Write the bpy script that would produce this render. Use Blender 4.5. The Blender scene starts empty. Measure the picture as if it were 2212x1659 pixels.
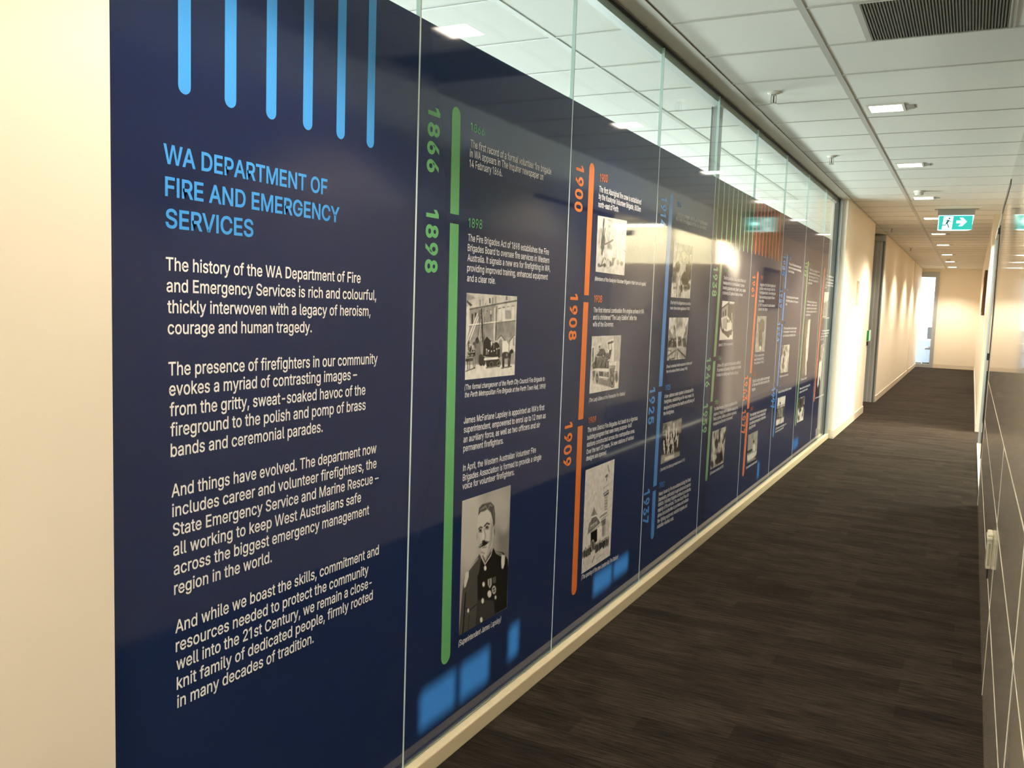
import bpy, math, random
import numpy as np
from mathutils import Matrix, Vector

# ------------------------------------------------------------------ camera, world, sun, daylight, exposure
S = bpy.context.scene
COL = S.collection
cam_data = bpy.data.cameras.new('camera')
cam = bpy.data.objects.new('camera', cam_data); COL.objects.link(cam); S.camera = cam
YAW, PITCH, ROLL, FPX = (0.478434, -0.094635, 0.034689, 1900.0)
cam_data.sensor_fit = 'HORIZONTAL'; cam_data.sensor_width = 36.0
cam_data.lens = 36.0 * FPX / 2212.0
cam_data.clip_start = 0.01; cam_data.clip_end = 200
def cam_matrix():
    cy, sy, cp, sp = math.cos(YAW), math.sin(YAW), math.cos(PITCH), math.sin(PITCH)
    f = Vector((-sy*cp, cy*cp, sp)); r = Vector((cy, sy, 0)); u = r.cross(f)
    r2 = math.cos(ROLL)*r + math.sin(ROLL)*u; u2 = -math.sin(ROLL)*r + math.cos(ROLL)*u
    m = Matrix((r2, u2, -f)).transposed().to_4x4()
    m.translation = Vector((1.4677, 0.0, 1.5074)); return m
cam.matrix_world = cam_matrix()

W = bpy.data.worlds.new('daylight'); S.world = W; W.use_nodes = True
W.node_tree.nodes['Background'].inputs[0].default_value = (0.80, 0.92, 1.0, 1)
W.node_tree.nodes['Background'].inputs[1].default_value = 5.0

def light(name, kind, loc, energy, color, rot=None, **kw):
    d = bpy.data.lights.new(name, kind); d.energy = energy; d.color = color
    for k, v in kw.items(): setattr(d, k, v)
    o = bpy.data.objects.new(name, d); o.location = loc
    if rot is not None: o.rotation_euler = rot
    COL.objects.link(o); return o
def aim(direction): return Vector(direction).to_track_quat('-Z', 'Y').to_euler()
SUN = Vector((0.80, -0.10, -0.45)).normalized()
light('sun', 'SUN', (-8, 4, 6), 190.0, (1.0, 0.95, 0.88), aim(SUN), angle=0.012)
light('office_daylight_and_fill', 'AREA', (-3.3, 8.5, 1.86), 430, (0.92, 0.98, 1.0), aim((1, -.15, 0.27)), shape='RECTANGLE', size=4.4, size_y=0.22)
light('office_daylight_and_fill', 'AREA', (-3.3, 2.2, 1.1), 190, (0.92, 0.98, 1.0), aim((1, 0, 0.1)), shape='RECTANGLE', size=4.4, size_y=0.6)  # added area light, brightens the near part of the office
light('rear_fill_light', 'AREA', (.8, -3.42, 1.35), 26, (1.0, .93, .84), aim((0, 1, 0.12)), shape='RECTANGLE', size=1.2, size_y=1.8)  # fill light added behind the camera to lift the ambient level
LAMP = (1.0, 0.90, 0.77)
SPOT_W = 125.0

V = S.view_settings
S.display_settings.display_device = 'sRGB'
V.view_transform = 'Standard'; V.look = 'None'; V.gamma = 1.0; V.use_curve_mapping = False
V.exposure = 0.35
S.cycles.max_bounces = 10; S.cycles.transparent_max_bounces = 16; S.cycles.diffuse_bounces = 5; S.cycles.glossy_bounces = 5
S.cycles.sample_clamp_indirect = 6.0

# ------------------------------------------------------------------ helpers
def lin(c):
    return tuple(((v/255)/12.92 if v/255 <= .04045 else ((v/255+.055)/1.055)**2.4) for v in c)
MATS = {}
def mat(name, rgb, rough=.5, spec=.5, metal=0.0, noise=0.0, nscale=60, bump=0.0, bscale=300):
    if name in MATS: return MATS[name]
    m = bpy.data.materials.new(name); m.use_nodes = True; MATS[name] = m
    nt = m.node_tree; b = nt.nodes['Principled BSDF']; c = lin(rgb)
    b.inputs['Base Color'].default_value = (*c, 1); b.inputs['Roughness'].default_value = rough
    b.inputs['Specular IOR Level'].default_value = spec; b.inputs['Metallic'].default_value = metal
    if noise or bump:
        tc = nt.nodes.new('ShaderNodeTexCoord')
    if noise:
        n = nt.nodes.new('ShaderNodeTexNoise'); n.inputs['Scale'].default_value = nscale; n.inputs['Detail'].default_value = 3
        mx = nt.nodes.new('ShaderNodeMix'); mx.data_type = 'RGBA'
        mx.inputs[6].default_value = tuple(v*(1-noise) for v in c) + (1,); mx.inputs[7].default_value = tuple(min(1, v*(1+noise)) for v in c) + (1,)
        nt.links.new(tc.outputs['Object'], n.inputs['Vector']); nt.links.new(n.outputs['Fac'], mx.inputs[0]); nt.links.new(mx.outputs[2], b.inputs['Base Color'])
    if bump:
        n2 = nt.nodes.new('ShaderNodeTexNoise'); n2.inputs['Scale'].default_value = bscale
        bp = nt.nodes.new('ShaderNodeBump'); bp.inputs['Strength'].default_value = bump; bp.inputs['Distance'].default_value = .002
        nt.links.new(tc.outputs['Object'], n2.inputs['Vector']); nt.links.new(n2.outputs['Fac'], bp.inputs['Height']); nt.links.new(bp.outputs[0], b.inputs['Normal'])
    return m
def emit(name, rgb, strength):
    m = mat(name, rgb, .5); b = m.node_tree.nodes['Principled BSDF']
    b.inputs['Emission Color'].default_value = (*lin(rgb), 1); b.inputs['Emission Strength'].default_value = strength
    return m
def glass(name, tint, f0=.05, clear=1.0):
    m = bpy.data.materials.new(name); m.use_nodes = True; nt = m.node_tree; nt.nodes.clear()
    out = nt.nodes.new('ShaderNodeOutputMaterial'); mix = nt.nodes.new('ShaderNodeMixShader')
    tr = nt.nodes.new('ShaderNodeBsdfTransparent'); tr.inputs[0].default_value = (*tint, 1)
    gl = nt.nodes.new('ShaderNodeBsdfGlossy'); gl.inputs['Roughness'].default_value = 0.0
    lw = nt.nodes.new('ShaderNodeLayerWeight'); lw.inputs['Blend'].default_value = .5
    pw = nt.nodes.new('ShaderNodeMath'); pw.operation = 'POWER'; pw.inputs[1].default_value = 5
    ma = nt.nodes.new('ShaderNodeMath'); ma.operation = 'MULTIPLY_ADD'; ma.inputs[1].default_value = 1-f0; ma.inputs[2].default_value = f0
    nt.links.new(lw.outputs['Facing'], pw.inputs[0]); nt.links.new(pw.outputs[0], ma.inputs[0]); nt.links.new(ma.outputs[0], mix.inputs[0])
    nt.links.new(tr.outputs[0], mix.inputs[1]); nt.links.new(gl.outputs[0], mix.inputs[2]); nt.links.new(mix.outputs[0], out.inputs[0])
    return m
def translucent(name, rgb, trans_rgb, amount, rough=.06, spec=.5):
    m = mat(name, rgb, rough, spec); nt = m.node_tree; b = nt.nodes['Principled BSDF']; out = nt.nodes['Material Output']
    t = nt.nodes.new('ShaderNodeBsdfTranslucent'); t.inputs[0].default_value = (*lin(trans_rgb), 1)
    mx = nt.nodes.new('ShaderNodeMixShader'); mx.inputs[0].default_value = amount
    nt.links.new(b.outputs[0], mx.inputs[1]); nt.links.new(t.outputs[0], mx.inputs[2]); nt.links.new(mx.outputs[0], out.inputs[0])
    return m

class MB:
    def __init__(s): s.v = []; s.f = []; s.m = []
    def box(s, x0, x1, y0, y1, z0, z1, mi=0):
        n = len(s.v)
        s.v += [(x0,y0,z0),(x1,y0,z0),(x1,y1,z0),(x0,y1,z0),(x0,y0,z1),(x1,y0,z1),(x1,y1,z1),(x0,y1,z1)]
        s.f += [tuple(n+i for i in q) for q in ((0,3,2,1),(4,5,6,7),(0,1,5,4),(1,2,6,5),(2,3,7,6),(3,0,4,7))]; s.m += [mi]*6; return s
    def rot_box(s, c, half, M, mi=0):
        n = len(s.v)
        for sx, sy, sz in ((-1,-1,-1),(1,-1,-1),(1,1,-1),(-1,1,-1),(-1,-1,1),(1,-1,1),(1,1,1),(-1,1,1)):
            s.v.append(tuple(Vector(c) + M @ Vector((sx*half[0], sy*half[1], sz*half[2]))))
        s.f += [tuple(n+i for i in q) for q in ((0,3,2,1),(4,5,6,7),(0,1,5,4),(1,2,6,5),(2,3,7,6),(3,0,4,7))]; s.m += [mi]*6; return s
    def quad(s, *p, mi=0):
        n = len(s.v); s.v += list(p); s.f.append(tuple(range(n, n+len(p)))); s.m.append(mi); return s
    def lathe(s, prof, c=(0,0,0), n=24, axis='z', mi=0):
        k = len(s.v)
        for r, h in prof:
            for i in range(n):
                a = 2*math.pi*i/n; p = (r*math.cos(a), r*math.sin(a), h)
                if axis == 'y': p = (p[0], p[2], p[1])
                if axis == 'x': p = (p[2], p[0], p[1])
                s.v.append((c[0]+p[0], c[1]+p[1], c[2]+p[2]))
        for j in range(len(prof)-1):
            for i in range(n):
                s.f.append((k+j*n+i, k+j*n+(i+1)%n, k+(j+1)*n+(i+1)%n, k+(j+1)*n+i)); s.m.append(mi)
        s.f.append(tuple(k+i for i in range(n))[::-1]); s.m.append(mi)
        s.f.append(tuple(k+(len(prof)-1)*n+i for i in range(n))); s.m.append(mi); return s
    def build(s, name, mats, parent=None, bevel=0, smooth=False):
        me = bpy.data.meshes.new(name); me.from_pydata([tuple(v) for v in s.v], [], s.f)
        mats = mats if isinstance(mats, (list, tuple)) else [mats]
        for m in mats: me.materials.append(m)
        me.polygons.foreach_set('material_index', s.m)
        if smooth: me.polygons.foreach_set('use_smooth', [True]*len(s.f))
        me.update(); o = bpy.data.objects.new(name, me); COL.objects.link(o)
        if parent is not None:
            o.parent = parent; o.matrix_parent_inverse = Matrix.Translation(-parent.location) if parent.location.length else Matrix()
        if bevel:
            md = o.modifiers.new('bevel', 'BEVEL'); md.width = bevel; md.segments = 2; md.limit_method = 'ANGLE'
        return o
def tag(o, label, cat, group=None):
    o['label'] = label; o['category'] = cat; o['kind'] = 'thing'
    if group: o['group'] = group
    return o
def struct(o, label=None):
    o['kind'] = 'structure'
    if label: o['label'] = label
    return o
def empty(name, loc, label, cat, group=None):
    o = bpy.data.objects.new(name, None); o.empty_display_size = .1; o.location = loc; COL.objects.link(o)
    return tag(o, label, cat, group)

# ------------------------------------------------------------------ measures (metres)
ZC = 2.82                # ceiling
WR = 1.613               # face of the right wall
JY = [1.1358, 2.1805, 3.2687, 4.3644, 5.4632, 6.5603, 7.7002, 8.8161, 9.93, 10.93]              # glass joints along the corridor
FZ0, FZ1 = .052, 2.307   # printed film, bottom and top
GT = 2.797                # top of the glass
YEND = 27.95

# ------------------------------------------------------------------ materials
M_tile = mat('ceiling_tile', (226, 222, 212), .85, .2, noise=.035, nscale=90, bump=.25, bscale=260)
M_bar = mat('grid_bar', (186, 181, 170), .6)
M_cream = mat('cream_paint', (246, 233, 213), .55, .35, bump=.08, bscale=120)
M_white = mat('white_paint', (226, 218, 204), .45)
M_skirt = mat('skirting_paint', (224, 208, 184), .4)
M_alu = mat('aluminium', (176, 178, 176), .38, .5, .35)
M_alud = mat('aluminium_dull', (150, 150, 146), .45, .5, .2)
M_black = mat('black_gasket', (14, 14, 14), .6)
M_seal = mat('lit_edge_tone', (222, 236, 232), .25)  # pale colour stands in for light carried through the glass edges
M_dark = mat('dark_metal', (30, 26, 22), .35)
M_lamp = emit('lamp_diffuser', (255, 240, 222), 14.0)
M_brown = mat('brown_timber', (88, 52, 28), .45, noise=.2, nscale=18)
M_plastic = mat('pale_plastic', (232, 222, 192), .4)
M_steel = mat('bright_steel', (196, 192, 184), .25, .5, .8)
M_glass = glass('clear_glass', (.90, .965, .945))
M_film = translucent('navy_film', (24, 32, 66), (64, 134, 205), .010, .05, .5)
GL = dict(rough=.07, spec=.5)
INK = {'white': mat('white_print', (252, 248, 244), **GL), 'blue': mat('sky_blue_print', (72, 158, 232), **GL),
       'green': mat('green_print', (112, 188, 122), **GL), 'orange': mat('orange_print', (240, 130, 62), **GL),
       'blue2': mat('blue_print', (86, 150, 222), **GL), 'green2': mat('leaf_green_print', (136, 182, 132), **GL),
       'orange2': mat('red_orange_print', (236, 132, 92), **GL), 'greenbg': mat('dark_green_print', (30, 50, 54), **GL), 'redbg': mat('dark_red_print', (104, 40, 30), **GL)}
M_photo = mat('photo_print', (200, 200, 200), **GL)
nt = M_photo.node_tree; at = nt.nodes.new('ShaderNodeVertexColor'); at.layer_name = 'tone'
nt.links.new(at.outputs[0], nt.nodes['Principled BSDF'].inputs['Base Color'])

def carpet():
    m = bpy.data.materials.new('carpet'); m.use_nodes = True; nt = m.node_tree; b = nt.nodes['Principled BSDF']
    b.inputs['Roughness'].default_value = .95; b.inputs['Specular IOR Level'].default_value = .1
    N = nt.nodes.new; Lk = nt.links.new
    tc = N('ShaderNodeTexCoord')
    br = N('ShaderNodeTexBrick'); br.offset = .37; br.inputs['Scale'].default_value = 1.0
    br.inputs['Brick Width'].default_value = .5; br.inputs['Row Height'].default_value = .125; br.inputs['Mortar Size'].default_value = 0
    br.inputs['Color1'].default_value = (.45, .45, .45, 1); br.inputs['Color2'].default_value = (1, 1, 1, 1); br.inputs['Bias'].default_value = .25
    Lk(tc.outputs['Object'], br.inputs['Vector'])
    mp = N('ShaderNodeMapping'); mp.inputs['Scale'].default_value = (7.0, 105, 1); Lk(tc.outputs['Object'], mp.inputs[0])
    n1 = N('ShaderNodeTexNoise'); n1.inputs['Scale'].default_value = 1.0; n1.inputs['Detail'].default_value = 4; n1.inputs['Roughness'].default_value = .65; Lk(mp.outputs[0], n1.inputs['Vector'])
    r1 = N('ShaderNodeValToRGB'); r1.color_ramp.elements[0].position = .30; r1.color_ramp.elements[1].position = .70
    r1.color_ramp.elements[0].color = (*lin((21, 17, 14)), 1); r1.color_ramp.elements[1].color = (*lin((72, 62, 52)), 1); Lk(n1.outputs['Fac'], r1.inputs[0])
    mp2 = N('ShaderNodeMapping'); mp2.inputs['Scale'].default_value = (2.5, 9, 1); Lk(tc.outputs['Object'], mp2.inputs[0])
    n2 = N('ShaderNodeTexNoise'); n2.inputs['Scale'].default_value = 1.0; n2.inputs['Detail'].default_value = 2; Lk(mp2.outputs[0], n2.inputs['Vector'])
    r2 = N('ShaderNodeValToRGB'); r2.color_ramp.elements[0].position = .35; r2.color_ramp.elements[1].position = .6
    r2.color_ramp.elements[0].color = (.5, .5, .5, 1); r2.color_ramp.elements[1].color = (1, 1, 1, 1); Lk(n2.outputs['Fac'], r2.inputs[0])
    x1 = N('ShaderNodeMix'); x1.data_type = 'RGBA'; x1.blend_type = 'MULTIPLY'; x1.inputs[0].default_value = 1; Lk(r1.outputs[0], x1.inputs[6]); Lk(br.outputs[0], x1.inputs[7])
    x2 = N('ShaderNodeMix'); x2.data_type = 'RGBA'; x2.blend_type = 'MULTIPLY'; x2.inputs[0].default_value = .7; Lk(x1.outputs[2], x2.inputs[6]); Lk(r2.outputs[0], x2.inputs[7])
    Lk(x2.outputs[2], b.inputs['Base Color'])
    bp = N('ShaderNodeBump'); bp.inputs['Strength'].default_value = .8; bp.inputs['Distance'].default_value = .006
    Lk(n1.outputs['Fac'], bp.inputs['Height']); Lk(bp.outputs[0], b.inputs['Normal'])
    return m
M_carpet = carpet()
M_gloss = mat('polished_taupe_tile', (236, 220, 192), .04, .20, noise=.05, nscale=2)

# ------------------------------------------------------------------ structure
X0, X1, Y0 = -3.6, 6.0, -3.2
struct(MB().box(X0-.2, X1, Y0, 34, -.12, 0).build('floor', M_carpet), 'dark brown striped carpet tiles')
XM = [.708-1.2*k for k in range(-3, 4)]                     # main runners of the ceiling grid
YT = [4.091+.6*k for k in range(-12, 41)]                    # cross tees
YT = [y for y in YT if Y0 < y < YEND]
struct(MB().box(X0, X1, Y0, YEND+.05, ZC, ZC+.1).build('ceiling', M_tile), 'white suspended ceiling tiles')
mb = MB()
for x in XM:
    mb.box(x-.016, x+.016, Y0, YEND, ZC-.004, ZC+.002)
struct(mb.build('trim_1', M_bar), 'long runners of the ceiling grid')
mb = MB()
for y in YT: mb.box(-3.5, 1.69, y-.008, y+.008, ZC-.003, ZC+.002)
mb.box(.912, .938, 4.099, 4.683, ZC-.004, ZC+.002); mb.box(1.512, 1.54, 4.099, 4.683, ZC-.004, ZC+.002)
struct(mb.build('trim_2', M_bar), 'cross bars of the ceiling grid')

# left wall: near piece, then beyond the glass
struct(MB().box(-.25, .03, Y0, 1.125, 0, ZC).build('wall_left', M_cream), 'cream wall at the near end of the glass')
mb = MB().box(-.25, .09, 10.985, 14.2, 0, ZC).box(-.25, .09, 16.12, 24.2, 0, ZC).box(-.25, .09, 24.55, YEND, 0, ZC)
mb.box(-.3, -.14, 14.2, 16.12, 2.72, ZC).box(-.3, -.02, 24.2, 24.55, 0, ZC)
struct(mb.build('wall_left_far', M_cream), 'cream wall beyond the glass')
mb = MB()
for a, b in ((10.975, 14.205), (16.10, 24.21), (24.54, YEND)):
    mb.box(-.02, .102, a, b, 0, .10); mb.box(-.02, .098, a, b, .10, .106)
struct(mb.build('baseboard_left', M_skirt, bevel=.003))
# end wall with the narrow window
mb = MB().box(.55, WR+.1, YEND, YEND+.15, 0, ZC).box(-.3, .06, YEND, YEND+.15, 0, ZC).box(.06, .55, YEND, YEND+.15, 2.72, ZC)
struct(mb.build('wall_end', M_cream), 'cream wall closing the corridor')
struct(MB().box(.55, WR, YEND-.012, YEND, 0, .11).build('baseboard_end', M_skirt))
w1 = MB().box(.06, .085, YEND-.03, YEND+.1, 0, 2.72).box(.45, .55, YEND-.03, YEND+.1, 0, 2.72).box(.085, .45, YEND-.03, YEND+.1, 2.58, 2.72).box(.085, .45, YEND-.03, YEND+.1, 0, .10).build('window_1', M_alu)
struct(w1, 'tall narrow window in the end wall')
MB().box(.085, .45, YEND+.03, YEND+.036, .10, 2.58).build('window_pane', M_glass, w1)
struct(MB().box(X0, .15, Y0-.15, Y0, 0, ZC).box(1.45, X1, Y0-.15, Y0, 0, ZC).box(.15, 1.45, Y0-.15, Y0, 0, .45).box(.15, 1.45, Y0-.15, Y0, 2.4, ZC).build('wall_back', M_cream), 'wall behind')
w2 = struct(MB().box(.15, .19, Y0-.1, Y0-.04, .45, 2.4).box(1.41, 1.45, Y0-.1, Y0-.04, .45, 2.4).box(.19, 1.41, Y0-.1, Y0-.04, .45, .49).box(.19, 1.41, Y0-.1, Y0-.04, 2.36, 2.4).build('added_rear_window', M_alu), 'added window behind the camera for fill light')  # unseen window, added to go with the rear fill light
MB().box(.19, 1.41, Y0-.08, Y0-.07, .49, 2.36).build('window_pane', M_glass, w2)
# right wall: polished tile cladding, painted strip above, then lobby front, then plaster
struct(MB().box(WR, WR+.077, Y0, 7.9, 0, 2.37).build('wall_right', M_gloss), 'polished taupe tile wall')
struct(MB().box(1.69, 1.80, Y0, 7.9, 0, ZC).build('wall_right_upper', M_white), 'white strip above the polished tiles')
mb = MB()
for z in (.345, .695, 1.008): mb.box(WR-.0012, WR+.004, Y0, 7.9, z-.0022, z+.0022)
for y in (.8, 2.33, 3.9): mb.box(WR-.0012, WR+.004, y-.0018, y+.0018, 0, 1.008)
struct(mb.build('trim_3', mat('white_grout', (236, 226, 206), .5)), 'white joints in the polished tiles')
struct(MB().box(WR-.003, WR+.004, 6.2, 7.9, 2.31, 2.345).build('trim_14', M_dark), 'dark strip painted as a shadow gap near the top of the tiled wall')  # dark colour stands in for the shade of a gap
struct(MB().box(WR-.003, WR+.079, 7.9, 7.912, 0, 2.372).build('trim_4', M_white), 'white end strip of the tiled wall')
struct(MB().box(1.69, 1.80, 7.912, 13.0, 2.46, ZC).build('wall_right_header', M_white), 'header over the lobby opening')
struct(MB().box(WR, 1.80, 13.0, YEND, 0, ZC).build('wall_right_far', M_cream), 'cream wall past the lobby')
struct(MB().box(WR-.012, WR, 13.0, YEND, 0, .10).build('baseboard_right', M_white))
# lobby behind the glass doors
M_lob = mat('lobby_wall', (206, 190, 164), .6)
struct(MB().box(1.80, X1, 13.0, 13.12, 0, ZC).build('wall_lobby', M_lob), 'lobby wall')
struct(MB().box(X1-.1, X1, 5.5, 13.0, 0, ZC).build('wall_lobby_side', M_lob))
struct(MB().box(1.80, X1, 5.4, 5.5, 0, ZC).build('wall_lobby_back', M_lob))
struct(MB().box(1.80, 4.9, 12.86, 13.0, 0, 2.14).build('wall_lobby_panel', mat('lobby_panel', (120, 102, 82), .3)), 'brown lobby panelling')
# office behind the printed glass
M_off = mat('office_paint', (232, 232, 226), .6)
struct(MB().box(X0, -.25, 10.985, 11.1, 0, ZC).build('wall_office', M_off), 'office wall')
struct(MB().box(X0, -.25, Y0, Y0+.05, 0, ZC).build('wall_office_back', M_off))
# unseen outer office wall: slots placed so the sun patches land on the film
slots = [(2.72, 2.935, 2.155, 2.28), (2.97, 3.17, 2.155, 2.28), (3.325, 3.405, 2.175, 2.3), (4.17, 4.4, 2.18, 2.275), (4.43, 4.63, 2.19, 2.275), (7.68, 7.75, 2.155, 2.285), (9.28, 9.58, 2.17, 2.265)]
ys = sorted({Y0, 11.1} | {a for s in slots for a in s[:2]}); zs = sorted({0.0, ZC+.1} | {a for s in slots for a in s[2:]})
mb = MB()
for i in range(len(ys)-1):
    for k in range(len(zs)-1):
        yc, zc = (ys[i]+ys[i+1])/2, (zs[k]+zs[k+1])/2
        if any(a < yc < b and c < zc < d for a, b, c, d in slots): continue
        mb.box(X0-.004, X0, ys[i], ys[i+1], zs[k], zs[k+1])
struct(mb.build('wall_sun_slots', M_off), 'unseen outer office wall with slots shaped to cast sun patches')
struct(MB().box(X0-.2, .25, 11.1, 34, ZC+.02, ZC+.12).build('ceiling_side', M_off))
struct(MB().box(-.3, -.25, 11.0, YEND, 0, ZC).build('wall_left_core', M_cream))
struct(MB().box(-.3, X1, YEND+.15, YEND+3.2, ZC, ZC+.1).build('ceiling_end', M_off))

# ------------------------------------------------------------------ glass partition frame
mb = MB().box(-.05, .026, 1.125, 10.99, 0, .030).box(-.045, -.014, 1.125, 10.99, .03, FZ0-.002).box(.003, .012, 1.125, 10.99, .03, .046)
struct(mb.build('trim_5', mat('sill_paint', (226, 212, 184), .35), bevel=.002), 'pale sill under the glass')
struct(MB().box(.012, .046, 1.125, 10.985, 0, .058).build('trim_6', mat('ledge_paint', (228, 210, 172), .4), bevel=.004), 'cream ledge along the foot of the glass')
mb = MB().box(-.06, -.014, 1.12, 10.99, 2.762, ZC)
struct(mb.build('trim_7', mat('head_channel', (206, 208, 204), .45)), 'aluminium head channel')
struct(MB().box(-.014, .004, 1.12, 10.99, GT, GT+.008).build('trim_8', M_black), 'black gasket over the glass')
struct(MB().box(.004, .113, 1.12, 10.99, ZC-.005, ZC).build('trim_9', mat('soffit_paint', (244, 240, 230), .6)), 'soffit strip between glass and ceiling')
struct(MB().box(.113, .116, 1.12, YEND, ZC-.002, ZC+.001).build('trim_10', M_dark), 'dark strip drawn as the shadow line along the ceiling edge')  # shadow line made as a thin dark strip
mb = MB().box(-.05, .016, 1.112, 1.132, .03, ZC)
struct(mb.build('trim_11', M_alud), 'near jamb of the glass')
mb = MB().box(-.05, .004, 10.925, 10.945, .03, GT, 0).box(-.05, .035, 10.948, 10.985, 0, GT, 1)
struct(mb.build('trim_12', [M_black, M_alu]), 'far jamb of the glass')
struct(MB().box(-.012, .02, 10.80, 10.925, .03, GT).build('trim_13', M_alu)) if False else None

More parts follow.
